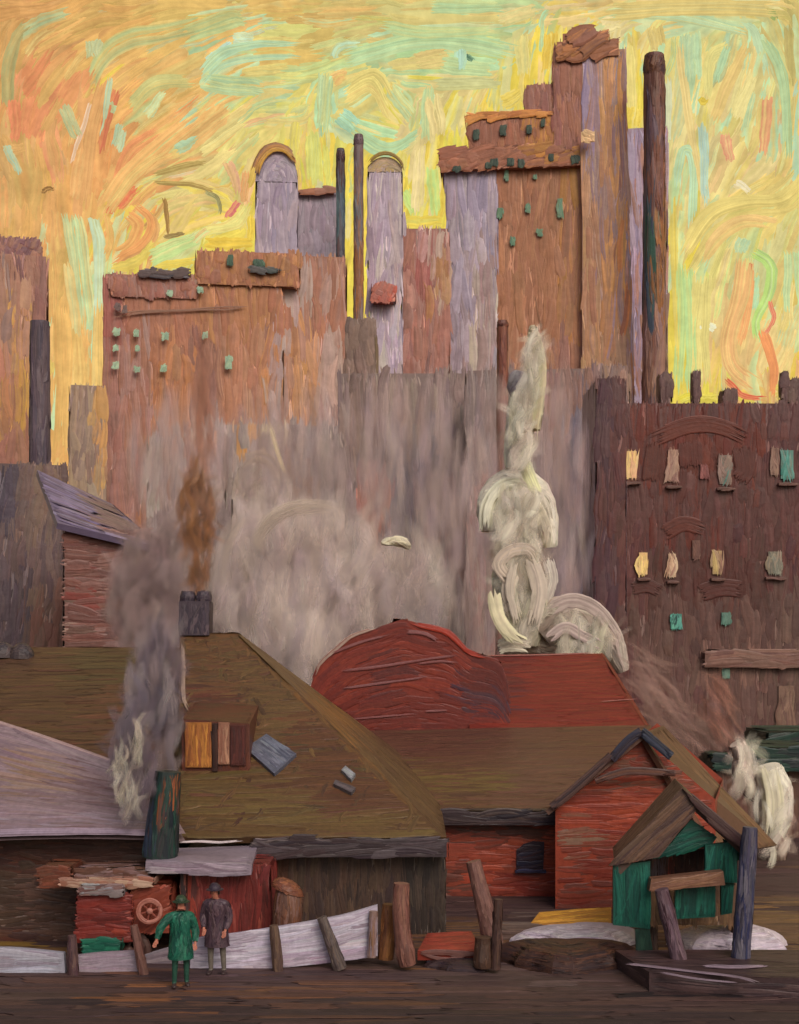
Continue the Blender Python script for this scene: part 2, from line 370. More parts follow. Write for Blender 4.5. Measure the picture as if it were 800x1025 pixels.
KEYS = [  # measured swirls: points, width, colour, second colour
 ([(18, 38), (40, 22), (73, 12)], 8, (165, 185, 132), (205, 170, 95)), ([(4, 108), (6, 70), (14, 38), (26, 24)], 8, (168, 165, 105), (190, 160, 90)),
 ([(7, 145), (12, 160), (20, 180)], 6, (172, 203, 168), (205, 190, 120)), ([(3, 135), (14, 152), (30, 150)], 7, (210, 158, 85), (190, 140, 75)),
 ([(90, 82), (104, 56), (130, 38), (165, 32), (202, 22)], 11, (178, 188, 122), (205, 185, 105)), ([(97, 40), (95, 57)], 12, (184, 194, 142), (178, 190, 130)),
 ([(14, 100), (16, 145)], 8, (224, 128, 84), (222, 150, 88)), ([(27, 95), (24, 140)], 7, (222, 138, 86), (222, 160, 90)), ([(90, 100), (82, 130), (72, 168)], 3, (238, 205, 168), (230, 180, 120)),
 ([(62, 105), (80, 140)], 9, (186, 196, 138), (205, 185, 110)), ([(108, 78), (98, 142)], 4, (178, 207, 168), (190, 195, 130)), ([(112, 98), (114, 112)], 7, (176, 195, 142), (190, 190, 130)),
 ([(121, 126), (116, 152)], 10, (168, 197, 155), (180, 195, 135)), ([(118, 88), (108, 120), (102, 155)], 6, (216, 112, 76), (222, 150, 85)), ([(103, 215), (125, 180), (160, 145), (202, 112)], 13, (230, 168, 92), (224, 186, 104)),
 ([(108, 208), (140, 172), (175, 155)], 12, (232, 178, 98), (222, 190, 112)), ([(112, 195), (130, 150), (165, 128)], 9, (222, 138, 82), (228, 165, 92)), ([(128, 112), (155, 88), (198, 85)], 11, (196, 192, 118), (214, 190, 105)),
 ([(146, 116), (165, 92)], 6, (182, 200, 145), (200, 190, 115)), ([(150, 112), (158, 98)], 5, (186, 203, 150), (200, 190, 115)), ([(174, 152), (200, 137)], 8, (166, 197, 155), (196, 190, 120)),
 ([(150, 178), (185, 170), (205, 168)], 4, (150, 120, 58), (205, 180, 95)), ([(150, 182), (195, 184), (216, 190)], 3, (148, 112, 52), (205, 180, 95)), ([(162, 196), (163, 215), (165, 238)], 3, (138, 95, 42), (190, 140, 70)),
 ([(165, 238), (188, 232)], 3, (140, 98, 48), (180, 150, 80)), ([(118, 208), (138, 186)], 8, (214, 96, 66), (222, 140, 80)), ([(113, 214), (120, 205)], 5, (220, 100, 70), (222, 140, 80)),
 ([(72, 212), (80, 255), (88, 330)], 18, (186, 202, 142), (222, 185, 100)), ([(91, 214), (99, 250), (98, 320)], 8, (192, 216, 178), (190, 205, 140)), ([(68, 260), (76, 340)], 8, (228, 190, 110), (190, 205, 140)),
 ([(84, 205), (92, 130), (105, 76)], 13, (226, 162, 92), (222, 175, 100)), ([(76, 205), (84, 150)], 8, (222, 160, 90), (226, 185, 110)), ([(133, 205), (150, 222), (146, 242), (125, 256), (108, 266)], 11, (226, 150, 80), (230, 180, 92)),
 ([(128, 212), (138, 225), (132, 242), (112, 254)], 8, (228, 170, 88), (224, 140, 78)), ([(107, 215), (112, 240), (106, 262)], 9, (230, 185, 95), (222, 160, 85)), ([(148, 262), (170, 250), (196, 240)], 12, (186, 210, 125), (214, 205, 125)),
 ([(110, 270), (140, 262), (160, 240)], 7, (228, 195, 80), (226, 205, 100)), ([(150, 268), (196, 262)], 6, (222, 186, 40), (228, 200, 60)), ([(42, 192), (58, 192)], 3, (130, 92, 48), (200, 150, 80)),
 ([(200, 78), (222, 56), (255, 48), (300, 48)], 14, (174, 205, 160), (200, 200, 125)), ([(205, 66), (230, 44)], 6, (188, 216, 198), (178, 207, 165)), ([(203, 82), (240, 86), (266, 90)], 14, (176, 201, 148), (205, 200, 120)),
 ([(235, 42), (262, 40)], 7, (190, 213, 178), (215, 190, 105)), ([(180, 36), (228, 20), (248, 18)], 13, (180, 201, 135), (205, 190, 105)), ([(242, 72), (286, 66)], 12, (228, 200, 105), (205, 200, 120)),
 ([(326, 74), (321, 132)], 16, (184, 205, 148), (205, 202, 118)), ([(338, 116), (358, 132)], 15, (164, 205, 168), (182, 206, 150)), ([(334, 58), (342, 46), (362, 45)], 6, (182, 216, 178), (200, 198, 120)),
 ([(333, 80), (350, 74)], 11, (230, 176, 100), (226, 192, 105)), ([(180, 152), (230, 110)], 13, (226, 172, 95), (220, 190, 110)), ([(200, 152), (246, 116)], 12, (222, 196, 112), (206, 198, 125)),
 ([(310, 130), (311, 186)], 11, (214, 204, 92), (196, 200, 120)), ([(322, 140), (324, 186)], 9, (218, 206, 84), (190, 200, 110)), ([(226, 162), (232, 180), (234, 200)], 7, (230, 172, 128), (228, 190, 110)),
 ([(228, 219), (241, 204)], 5, (204, 88, 102), (230, 140, 110)), ([(244, 170), (240, 205)], 6, (236, 152, 84), (230, 180, 105)), ([(204, 232), (236, 224), (252, 202)], 10, (226, 212, 118), (228, 195, 115)),
 ([(204, 243), (254, 240)], 8, (226, 186, 42), (230, 200, 70)), ([(252, 215), (252, 245)], 5, (228, 188, 45), (230, 200, 70)), ([(205, 190), (218, 198), (221, 215)], 3, (130, 118, 70), (200, 195, 130)),
 ([(250, 190), (258, 165), (266, 148)], 5, (206, 160, 50), (226, 180, 80)), ([(340, 62), (375, 50), (420, 40), (470, 42), (520, 53)], 15, (176, 206, 148), (200, 204, 130)), ([(430, 5), (508, 6)], 13, (178, 206, 146), (205, 200, 120)),
 ([(380, 28), (440, 34), (500, 30)], 12, (178, 206, 142), (205, 198, 115)), ([(440, 64), (495, 70)], 11, (186, 206, 142), (200, 200, 125)), ([(460, 48), (463, 70)], 11, (182, 217, 188), (178, 208, 155)),
 ([(415, 62), (455, 54)], 14, (226, 196, 115), (214, 196, 110)), ([(344, 96), (372, 82), (392, 116)], 20, (228, 206, 112), (222, 192, 105)), ([(389, 88), (412, 118)], 12, (182, 207, 150), (205, 202, 125)),
 ([(350, 130), (385, 150), (416, 134)], 13, (176, 206, 150), (190, 205, 135)), ([(432, 96), (440, 142)], 15, (230, 206, 132), (226, 200, 120)), ([(426, 86), (424, 146)], 8, (184, 211, 148), (215, 206, 128)),
 ([(422, 148), (420, 216)], 12, (232, 206, 140), (228, 206, 120)), ([(434, 165), (438, 220)], 8, (184, 214, 122), (214, 206, 100)), ([(402, 222), (446, 218)], 8, (230, 192, 48), (226, 200, 80)),
 ([(446, 166), (441, 216)], 8, (230, 190, 48), (226, 200, 90)), ([(408, 190), (416, 216)], 10, (190, 215, 112), (205, 208, 110)), ([(404, 150), (402, 185)], 8, (220, 200, 80), (226, 204, 110)), ([(520, 36), (525, 78)], 12, (228, 206, 116), (210, 204, 125)),
 ([(503, 104), (520, 92)], 13, (228, 196, 72), (228, 206, 120)), ([(428, 86), (495, 84)], 8, (192, 182, 108), (214, 200, 120)), ([(466, 55), (474, 61)], 4, (62, 100, 80), (150, 180, 130)), ([(552, 30), (548, 72)], 12, (218, 176, 52), (226, 200, 100)),
 ([(500, 20), (540, 10)], 13, (226, 196, 120), (214, 200, 120)), ([(600, 12), (700, 7), (792, 10)], 12, (226, 192, 100), (214, 185, 100)), ([(638, 12), (684, 16), (750, 32)], 10, (186, 211, 158), (214, 204, 120)),
 ([(604, 27), (622, 20)], 15, (232, 208, 142), (226, 196, 110)), ([(630, 40), (634, 122)], 13, (228, 206, 112), (222, 196, 90)), ([(655, 26), (660, 50)], 17, (226, 190, 96), (214, 180, 95)),
 ([(636, 108), (634, 126)], 12, (220, 186, 60), (226, 200, 90)), ([(692, 30), (695, 82)], 17, (182, 207, 155), (205, 205, 135)), ([(726, 46), (715, 86)], 10, (176, 203, 150), (205, 203, 130)), ([(708, 96), (712, 58), (730, 46)], 11, (228, 205, 112), (220, 192, 95)),
 ([(733, 118), (750, 70)], 20, (230, 211, 132), (226, 204, 118)), ([(715, 122), (732, 80), (752, 40)], 8, (226, 192, 108), (230, 180, 110)), ([(764, 38), (784, 80), (788, 162)], 10, (176, 206, 148), (200, 200, 120)),
 ([(768, 94), (763, 162)], 7, (230, 148, 106), (226, 185, 110)), ([(724, 134), (732, 166)], 7, (230, 148, 110), (228, 190, 120)), ([(755, 92), (744, 136)], 6, (182, 207, 150), (214, 205, 125)), ([(703, 122), (707, 206)], 9, (182, 216, 196), (190, 208, 150)),
 ([(680, 38), (690, 130), (706, 206)], 9, (228, 196, 115), (224, 206, 130)), ([(675, 192), (680, 152), (692, 160), (690, 232)], 10, (180, 214, 172), (182, 205, 130)), ([(668, 78), (668, 142)], 6, (216, 217, 172), (200, 205, 140)),
 ([(684, 262), (712, 218), (750, 204), (784, 202), (803, 184)], 20, (228, 202, 108), (222, 190, 95)), ([(700, 262), (720, 234), (746, 220), (782, 224)], 12, (230, 184, 104), (228, 200, 115)), ([(672, 195), (673, 290), (677, 382)], 5, (228, 190, 48), (226, 200, 80)),
 ([(684, 262), (686, 330), (684, 396)], 20, (184, 215, 134), (206, 212, 120)), ([(706, 272), (702, 330), (705, 388)], 17, (228, 206, 115), (226, 196, 100)), ([(746, 254), (740, 300), (728, 340), (734, 370), (756, 388)], 15, (232, 170, 102), (228, 196, 112)),
 ([(752, 262), (744, 315), (736, 350)], 9, (230, 150, 86), (230, 180, 100)), ([(750, 250), (770, 264), (768, 292), (754, 320), (758, 344)], 12, (174, 206, 98), (186, 208, 130)), ([(747, 238), (740, 252)], 13, (170, 201, 155), (196, 205, 140)),
 ([(764, 328), (775, 368), (772, 398)], 10, (236, 146, 76), (228, 100, 62)), ([(728, 378), (746, 396), (772, 401)], 4, (218, 84, 58), (230, 130, 80)), ([(772, 300), (779, 318), (771, 338)], 3, (214, 88, 78), (230, 150, 100)), ([(753, 262), (754, 272)], 3, (206, 70, 52), (225, 130, 80)),
 ([(790, 248), (793, 312)], 10, (184, 211, 148), (206, 205, 130)), ([(700, 398), (722, 396)], 12, (224, 200, 56), (226, 205, 90)), ([(680, 402), (694, 396)], 10, (220, 200, 40), (214, 208, 90)), ([(776, 396), (800, 386)], 12, (226, 196, 80), (228, 190, 110)),
 ([(702, 326), (716, 331)], 7, (228, 222, 186), (226, 205, 130)), ([(735, 182), (750, 190)], 9, (232, 216, 176), (230, 205, 130)), ([(770, 12), (776, 20)], 5, (150, 170, 90), (120, 150, 80)), ([(700, 104), (704, 108)], 5, (214, 180, 30), (226, 200, 60)),
 ([(60, 300), (62, 380), (58, 460)], 12, (226, 176, 90), (222, 160, 80)), ([(100, 290), (100, 380), (98, 450)], 9, (226, 180, 92), (222, 190, 110)), ([(52, 250), (54, 330)], 10, (222, 160, 84), (226, 185, 100)),
]
ANC += [(x, y, 88, (228, 200, 62)) for x, y in ((248, 225), (214, 238), (150, 262), (306, 180), (346, 190), (354, 200), (412, 214), (440, 200), (446, 150), (500, 100), (520, 80), (548, 50), (632, 112), (673, 250), (675, 330), (690, 395), (716, 392), (778, 392))]
ANC += [(x, y, a, (186, 214, 158)) for x, y, a in ((300, 95, 5), (405, 35, 0), (455, 72, 0), (510, 40, 5), (372, 128, -20), (650, 60, 85), (715, 60, 80), (782, 100, 80), (688, 290, 88), (92, 320, 88))]
ax = np.array([a[0] for a in ANC], float); ay = np.array([a[1] for a in ANC], float)
aa_ = np.radians([a[2] for a in ANC]); SKYTINT = np.array([.95, .975, 1.03])
ac = dull(np.array([lin(a[3]) for a in ANC])) * SKYTINT
def sky_field(px, py):
    d2 = (px[:, None] - ax) ** 2 + (py[:, None] - ay) ** 2 + 120
    wt = d2 ** -2.0
    cx = (wt * np.cos(2 * aa_)).sum(1); sy = (wt * np.sin(2 * aa_)).sum(1)
    return 0.5 * np.arctan2(sy, cx)
def sky_col(px, py, jx):
    n = len(px)
    d2 = (px[:, None] + rng.normal(0, jx, (n, 1)) - ax) ** 2 + (py[:, None] + rng.normal(0, jx, (n, 1)) - ay) ** 2
    c = ac[d2.argmin(1)]
    return np.clip(c * (1 + 0.06 * rng.standard_normal((n, 1))) * (1 + 0.035 * rng.standard_normal((n, 3))), 0, 1)
def build_sky():
    mb = MB(); D = math.pi / 180
    az = np.linspace(-72, 72, 73) * D; el = np.linspace(-3, 52, 30) * D
    E, A = np.meshgrid(el, az, indexing='ij')
    pts = np.stack([np.cos(E) * np.sin(A), np.cos(E) * np.cos(A), np.sin(E)], -1) * (RS + 4) + np.array([0, 0, CAMZ])
    tx = 400 + F * np.tan(np.clip(A, -1.2, 1.2)); ty = HOR - F * np.tan(E) / np.cos(np.clip(A, -1.2, 1.2))
    d2 = (tx.ravel()[:, None] - ax) ** 2 + (ty.ravel()[:, None] - ay) ** 2 + 3000
    wt = d2 ** -1.6; cc = (wt[..., None] * ac).sum(1) / wt.sum(1, keepdims=True)
    mb.grid(pts, cc.reshape(pts.shape))
    def lay(x, y, L, wpx, jx, lift, NR=9):
        n = len(x); half = NR // 2
        px = np.zeros((n, NR)); py = np.zeros((n, NR)); px[:, half] = x; py[:, half] = y
        for sgn in (1, -1):
            cx, cy = x.copy(), y.copy(); pa = sky_field(cx, cy) + rng.normal(0, 0.16, n); bend = rng.normal(0, 0.05, n)
            for q in range(half):
                fa = sky_field(cx, cy); da = (fa - pa + np.pi / 2) % np.pi - np.pi / 2
                pa = pa + 0.45 * da + bend
                cx = cx + sgn * np.cos(pa) * L / (NR - 1); cy = cy - sgn * np.sin(pa) * L / (NR - 1)
                px[:, half + sgn * (q + 1)] = cx; py[:, half + sgn * (q + 1)] = cy
        d = skyp(px, py); c1 = sky_col(x, y, jx); c2 = sky_col(x, y, jx * 2.4)
        k = RS / F / np.linalg.norm(np.stack([(x - 400) / F, np.ones(n), (HOR - y) / F], -1), axis=1) ** -1 * 0 + RS / F
        mb.strokes(d * (RS - lift)[:, None, None] + np.array([0, 0, CAMZ]), -d, wpx * k, c1, c2, h=0.5, NC=9, var=0.05, rag=0.16)
    # far margins, broad; then the part of the sky the town stands against
    n = 900; lay(rng.uniform(-700, 1500, n), rng.uniform(-650, 760, n), 190, rng.uniform(22, 40, n), 30, rng.uniform(0, 1.5, n))
    n = 900; lay(rng.uniform(-60, 860, n), rng.uniform(-60, 480, n), 92, rng.uniform(14, 26, n), 16, rng.uniform(1.5, 3.5, n), 11)
    n = 900; lay(rng.uniform(-40, 840, n), rng.uniform(-40, 480, n), 70, rng.uniform(7, 15, n), 15, rng.uniform(3.5, 6, n), 11)
    n = 420; lay(rng.uniform(-40, 840, n), rng.uniform(-40, 480, n), 46, rng.uniform(3, 7, n), 34, rng.uniform(6, 8, n), 11)
    for pts_, wd, ca, cb in KEYS:
        base = smooth_path(pts_, 12)
        d0 = np.diff(base, axis=0).sum(0); nrm2 = np.array([-d0[1], d0[0]]) / (np.linalg.norm(d0) + 1e-6)
        m = max(1, int(wd / 4.5))
        for q in range(m):
            off = (q - (m - 1) / 2) * wd / m * 0.95 + rng.normal(0, .4)
            pp = base + nrm2 * off + rng.normal(0, 1.6, 2) + np.cumsum(rng.normal(0, .5, base.shape), 0)
            d = skyp(pp[:, 0], pp[:, 1])[None]
            loc = sky_col(pp[5:6, 0], pp[5:6, 1], 6)
            ca_ = (dull(lin(ca)) * SKYTINT * .9 + loc * .1) * (1 + 0.06 * rng.standard_normal((1, 1))); cb_ = dull(lin(cb)) * SKYTINT * .7 + loc * .3
            mb.strokes(d * (RS - 8 - 3 * rng.random()) + np.array([0, 0, CAMZ]), -d, np.array([wd / m * 1.35 * RS / F]), ca_, cb_, h=0.5, NC=9, var=0.06, rag=0.12)
    tag(mb.build('sky', SKYM), 'swirling orange, yellow and mint evening sky', 'sky', kind='structure')
build_sky()

# ================================================================== GROUND
def build_ground():
    mb = MB()
    col = palette((82, 60, 58), (76, 54, 52), (88, 66, 62), (70, 50, 50), val=0.08, dk=.88, patches=[
        (-200, 980, 1000, 1100, (80, 58, 54), (88, 64, 58), (72, 52, 50)),
        (75, 984, 300, 1003, (128, 82, 52), (112, 74, 54), (96, 66, 56)), (200, 992, 420, 1008, (88, 60, 52), (104, 70, 52)),
        (-50, 1002, 240, 1040, (48, 36, 42), (58, 42, 44), (40, 32, 38)), (240, 1012, 600, 1040, (66, 46, 46), (74, 52, 50)),
        (600, 1006, 730, 1022, (42, 32, 34), (50, 38, 40)), (-50, 1008, 1000, 1060, (58, 44, 46), (66, 48, 48)), (-50, 985, 60, 1000, (84, 64, 60)),
        (400, 960, 640, 985, (96, 74, 72), (84, 64, 62), (78, 58, 56)), (180, 972, 420, 990, (96, 72, 76), (86, 64, 64), (78, 58, 58)),
        (380, 925, 530, 960, (118, 80, 48), (100, 68, 50), (84, 58, 50)), (520, 920, 640, 940, (120, 100, 92), (110, 88, 78)), (640, 895, 900, 960, (128, 96, 62), (112, 84, 62), (104, 78, 60)),
        (-50, 915, 75, 955, (132, 100, 46), (110, 80, 48), (86, 62, 52)), (75, 940, 420, 960, (90, 66, 56), (78, 58, 54))])
    mb.quad([(-4000, -60, 0), (4000, -60, 0), (4000, 4000, 0), (-4000, 4000, 0)], col.mean)
    # mud and ruts of the yard
    for y0, y1, wm, L in ((19.5, 33, 0.34, 2.2),):
        paint(mb, bil([(-14, y0, 0), (16, y0, 0), (16, y1, 0), (-14, y1, 0)]), col, 0, wm, L, 3.4, 0, 0.02, 2.5, h=0.07, NR=8, NC=9)
    paint(mb, bil([(-30, 33, 0), (30, 33, 0), (30, 60, 0), (-30, 60, 0)]), col, 0, .9, 5, 1.8, 0, 0.02, 3, h=0.03, lift=0.004)
    tag(mb.build('ground', YARD), 'plum brown muddy yard', 'ground', kind='structure')
build_ground()

# ================================================================== TOWERS
BROWN = [(166, 114, 84), (156, 106, 80), (176, 122, 88), (160, 112, 92)]
LAV = [(168, 154, 172), (158, 145, 164), (180, 166, 176), (164, 147, 158)]

def face_view(t, part=1.0):
    """turn a tower a little so that it faces the yard squarely"""
    t.rotation_euler.z = -math.atan2(t.location.x, t.location.y) * part

def main_tower():
    Y = 250.0; base = P(560, 640, Y); base[2] = 0
    t = empty('skyscraper', base)
    tag(t, 'tallest brown stepped skyscraper with pale right flank and green upper windows', 'skyscraper')
    br = palette(*BROWN, val=0.06, patches=[
        (440, 110, 500, 168, (150, 100, 80), (160, 106, 82)), (500, 125, 560, 165, (158, 106, 76), (150, 98, 76)), (556, 112, 600, 150, (184, 128, 62), (170, 112, 70)),
        (497, 165, 560, 420, (162, 112, 82), (154, 106, 80), (166, 116, 86)), (560, 165, 582, 420, (176, 124, 70), (166, 118, 84), (158, 110, 84)),
        (500, 330, 590, 420, (158, 110, 86), (146, 106, 94), (164, 120, 92))])
    block('main_block', (495, 146, 588, 0), Y, 34, br, FAR, t, w=5, L=70, bottom=0)
    lv = palette(*LAV, val=0.05, patches=[(447, 150, 460, 400, (146, 132, 144), (158, 144, 152)), (470, 240, 500, 400, (166, 148, 148), (172, 156, 150), (160, 132, 130)), (470, 290, 480, 420, (184, 170, 152), (160, 140, 140))])
    block('bay', (447, 160, 499, 0), Y - .3, 30, lv, FAR, t, w=5, L=70, bottom=0)
    cb = palette((152, 100, 78), (160, 106, 80), (146, 96, 76), val=0.07, patches=[(530, 100, 600, 150, (186, 130, 66), (166, 110, 72))])
    block('setback', (440, 143, 586, 166), Y - 1.5, 30, cb, FAR, t, w=6, L=26, ang=15, over=2.5)
    block('setback', (470, 113, 590, 146), Y - 1.4, 26, cb, FAR, t, w=5, L=30, over=2)
    oc = palette((196, 128, 72), (186, 116, 66), (206, 140, 76))
    block('cornice', (466, 109, 556, 115), Y - 1.7, 28, oc, FAR, t, w=4, L=32, ang=2, over=1.5)
    uc = palette((150, 100, 82), (158, 106, 84), (146, 98, 88))
    block('upper_block', (526, 82, 586, 118), Y - 1.2, 22, uc, FAR, t, w=5, L=34, over=2)
    block('upper_block', (554, 44, 592, 150), Y - 1.6, 20, uc, FAR, t, w=5, L=44, over=2)
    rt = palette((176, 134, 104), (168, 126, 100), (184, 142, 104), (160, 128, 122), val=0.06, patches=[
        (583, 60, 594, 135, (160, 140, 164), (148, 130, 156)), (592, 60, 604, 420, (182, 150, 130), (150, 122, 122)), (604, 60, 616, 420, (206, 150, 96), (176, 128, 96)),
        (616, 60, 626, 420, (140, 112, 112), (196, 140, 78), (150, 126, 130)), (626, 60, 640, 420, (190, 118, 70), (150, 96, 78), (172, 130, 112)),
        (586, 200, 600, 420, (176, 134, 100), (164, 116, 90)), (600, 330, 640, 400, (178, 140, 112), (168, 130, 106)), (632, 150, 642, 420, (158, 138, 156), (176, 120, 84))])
    block('pale_flank', (584, 52, 626, 0), Y - 1.8, 24, rt, FAR, t, w=3.5, L=80, layers=3.6, bottom=0, flare=16)  # sunlit side put into the flank's paler orange palette
    # blunt ragged crown
    cr = palette((162, 108, 76), (152, 98, 70), (178, 120, 74), (146, 98, 80), val=0.08)
    block('crown', (557, 40, 622, 58), Y - 2.2, 24, cr, FAR, t, w=7, L=38, ang=24, over=2, curve=.06)
    block('crown', (563, 32, 612, 46), Y - 2.4, 22, cr, FAR, t, w=7, L=38, ang=24, over=2, curve=.06)
    block('crown', (572, 26, 598, 40), Y - 2.6, 18, cr, FAR, t, w=7, L=38, ang=24, over=2, curve=.06)
    # the small finial of light paint at the corner of the setback
    dab('corner_ornament', 591, 138, 16, 12, Y - 4, [(218, 176, 130), (226, 190, 140)], FAR, t, ang=-35)
    dk = [(60, 74, 62), (72, 84, 70), (52, 66, 58)]; lg = [(108, 136, 108), (96, 130, 108), (122, 140, 112)]
    for x, y, a, b in ((478, 131, 7, 11), (505, 128, 7, 12), (531, 128, 6, 10), (545, 122, 4, 9)): dab('window', x, y, a, b, Y - 1.9, dk, FAR, t)
    for x, y, a, b in ((458, 165, 8, 6), (496, 160, 9, 8), (512, 160, 7, 9), (523, 162, 7, 9), (553, 157, 6, 8), (490, 163, 7, 7), (577, 160, 8, 9)): dab('window', x, y, a, b, Y - 1.7, dk, FAR, t)
    for x, y, a, b in ((508, 173, 4, 14), (501, 211, 6, 12), (529, 207, 5, 10), (561, 208, 6, 22), (541, 232, 6, 8), (514, 240, 5, 10), (536, 176, 4, 5)): dab('window', x, y, a, b, Y - .5, lg, FAR, t)
    face_view(t)
main_tower()

def simple_tower(name, label, cat, parts, Y, mat=FAR, wins=(), group=None, extra=None):
    x0, y0, x1, y1 = parts[0][1]
    b = P((x0 + x1) / 2, HOR, Y); b[2] = 0
    t = empty(name, b); tag(t, label, cat, group)
    for pn, rect, dY, depth, col, kw in parts:
        block(pn, rect, Y + dY, depth, col, mat, t, **kw)
    for x, y, a, h_, cols, dY in wins: dab('window', x, y, a, h_, Y + dY, cols, mat, t)
    if extra: extra(t)
    face_view(t)
    return t

def round_top(mb, x0, x1, y0, ybase, Y, depth, col, w=4):
    """barrel-shaped top of a tower"""
    xc, r = (x0 + x1) / 2, (x1 - x0) / 2; k = Y / F
    th = np.linspace(0, np.pi, 13)
    arc = np.array([P(xc - r * math.cos(q), ybase - (ybase - y0) * math.sin(q), Y) for q in th])
    back = arc + np.array([0, depth, 0])
    n = len(arc)
    v = np.vstack([arc, back]); f = [[i, i + 1, n + i + 1, n + i] for i in range(n - 1)]
    c0 = P(xc, ybase, Y); v = np.vstack([v, [c0]]); f += [[i + 1, i, 2 * n, 2 * n] for i in range(n - 1)]
    mb.add(v, f, col.mean)
    g = gridsurf(np.stack([arc, back], 1)); paint(mb, g, col, 0, w * 1.5 * k, 14 * k, 2.4, k * .6, flip=True)
    fan = gridsurf(np.stack([arc * .04 + c0 * .96, arc * .5 + c0 * .5, arc], 1)); paint(mb, fan, col, 90, w * k, 16 * k, 3.4, 0.8 * k, angj=25, flip=True)

# slab close behind the tall tower and the dark stack at its right
simple_tower('tower', 'narrow lavender slab wedged between the tallest tower and the dark stack', 'tower',
    [('wall', (622, 126, 668, 0), 0, 20, palette((164, 147, 172), (154, 137, 164), (172, 156, 174), (174, 130, 112), patches=[(645, 300, 670, 420, (150, 120, 108), (160, 128, 110))]), dict(w=4, L=80, bottom=0))], 285)

def stack(name, label, px, py_top, py_bot, wtop, wbot, Y, col, mat, w=4, L=60, cap=None, k_=14, lean=0.0, cat='chimney', group=None, z0=None, capname='cap', capcol=None):
    k = Y / F; top = P(px + lean, py_top, Y); b = P(px, py_bot, Y)
    if z0 is not None: b[2] = z0
    tt = empty(name, b); tag(tt, label, cat, group)
    mb = MB(); n = 8
    path = np.array([b + (top - b) * q for q in np.linspace(0, 1, n)]); rad = np.linspace(wbot, wtop, n) * k / 2
    mb.tube(path, rad, col.mean, k_)
    pts = tube_pts(path, rad, k_); pts = np.concatenate([pts, pts[:, :1]], 1)
    paint(mb, gridsurf(pts), col, 90, w * k, L * k, 3.2, 0.6 * k, flip=False)
    mb.build('shaft', mat, tt)
    if cap:
        mb = MB(); cc = capcol or col; ch = cap * k
        path = np.array([top - [0, 0, ch], top - [0, 0, ch * .5], top + [0, 0, k]]); rr = np.array([wtop * .5, wtop * .56, wtop * .46]) * k
        mb.tube(path, rr, cc.mean, k_)
        pts = tube_pts(path, rr, k_); pts = np.concatenate([pts, pts[:, :1]], 1)
        paint(mb, gridsurf(pts), cc, 80, w * k, cap * k, 3, k, angj=20)
        mb.build(capname, mat, tt)
    return tt
dkc = palette((104, 68, 56), (118, 74, 52), (90, 62, 62), (80, 68, 74), val=0.1, dk=1.3, patches=[
    (640, 50, 668, 110, (96, 62, 50), (84, 54, 48)), (652, 100, 660, 240, (74, 64, 84), (66, 58, 74)), (650, 110, 664, 200, (112, 68, 48), (78, 60, 66)),
    (640, 180, 656, 330, (60, 66, 78), (52, 76, 66)), (655, 180, 672, 330, (128, 84, 48), (108, 74, 52)), (640, 300, 675, 400, (128, 94, 78), (112, 86, 80), (120, 92, 90))])
stack('smokestack', 'tall dark smokestack standing right of the tallest tower', 655, 56, 600, 20, 27, 240, dkc, FAR, w=5, L=70, cap=22, z0=0, capcol=palette((96, 60, 48), (110, 72, 50), (78, 52, 52)))

# towers at the left of the skyline
dome_col = palette((158, 145, 160), (150, 136, 154), (170, 156, 166))
rim = palette((182, 128, 62), (150, 108, 70), (200, 150, 70), (128, 104, 96))
def domed(t):
    mb = MB(); round_top(mb, 256, 298, 146, 182, 218, 22, dome_col); mb.build('rounded_top', FAR, t)
    mb = MB(); k = 218 / F
    arc = np.array([[P(277 - 22 * math.cos(q), 180 - 34 * math.sin(q), 217.6) for q in np.linspace(0.15, 2.7, 10)]])
    mb.strokes(arc, np.tile(np.array([0, -1.0, 0]), (1, 10, 1)), np.array([9 * k]), lin((176, 124, 66))[None], lin((136, 104, 80))[None], h=.2)
    mb.strokes(arc + np.array([0.2, -.2, -.5]), np.tile(np.array([0, -1.0, 0]), (1, 10, 1)), np.array([5 * k]), lin((196, 150, 60))[None], lin((150, 110, 70))[None], h=.2)
    mb.build('ochre_rim', FAR, t)
simple_tower('tower', 'lavender tower with rounded ochre-rimmed top, leftmost of the middle skyline group', 'tower',
    [('wall', (256, 181, 298, 0), 0, 22, dome_col, dict(w=5, L=50, bottom=0, top=False))], 218, extra=domed)
simple_tower('tower', 'low flat-topped lavender block between the rounded tower and the thin stacks', 'tower',
    [('wall', (298, 191, 342, 0), 0, 24, palette((162, 148, 160), (156, 140, 152), (152, 142, 154)), dict(w=5, L=44, bottom=0)),
     ('parapet', (297, 189, 336, 193), -1, 24, palette((170, 110, 80), (150, 104, 84)), dict(w=3, L=20, ang=0))], 224)
tealc = palette((86, 82, 92), (92, 108, 114), (104, 84, 84), patches=[(330, 140, 346, 175, (88, 62, 60), (74, 56, 60)), (330, 175, 348, 240, (82, 92, 106), (90, 112, 116))])
stack('smokestack', 'thin blue-grey smokestack, left one of the close pair over the city', 341, 150, 300, 8, 11, 212, tealc, FAR, w=3, L=40, cap=14, z0=0, group=None, capcol=palette((84, 60, 58), (72, 54, 60)))
brc = palette((128, 98, 88), (118, 100, 98), (98, 104, 112), patches=[(350, 130, 368, 165, (118, 90, 92), (104, 82, 86)), (350, 165, 363, 250, (100, 110, 116), (140, 104, 82)), (350, 240, 370, 300, (160, 106, 64), (140, 96, 70))])
stack('smokestack', 'taller thin brown smokestack, right one of the close pair over the city', 359, 136, 300, 9, 12, 210, brc, FAR, w=3, L=44, cap=10, z0=0, capcol=palette((110, 84, 88), (96, 78, 84)))
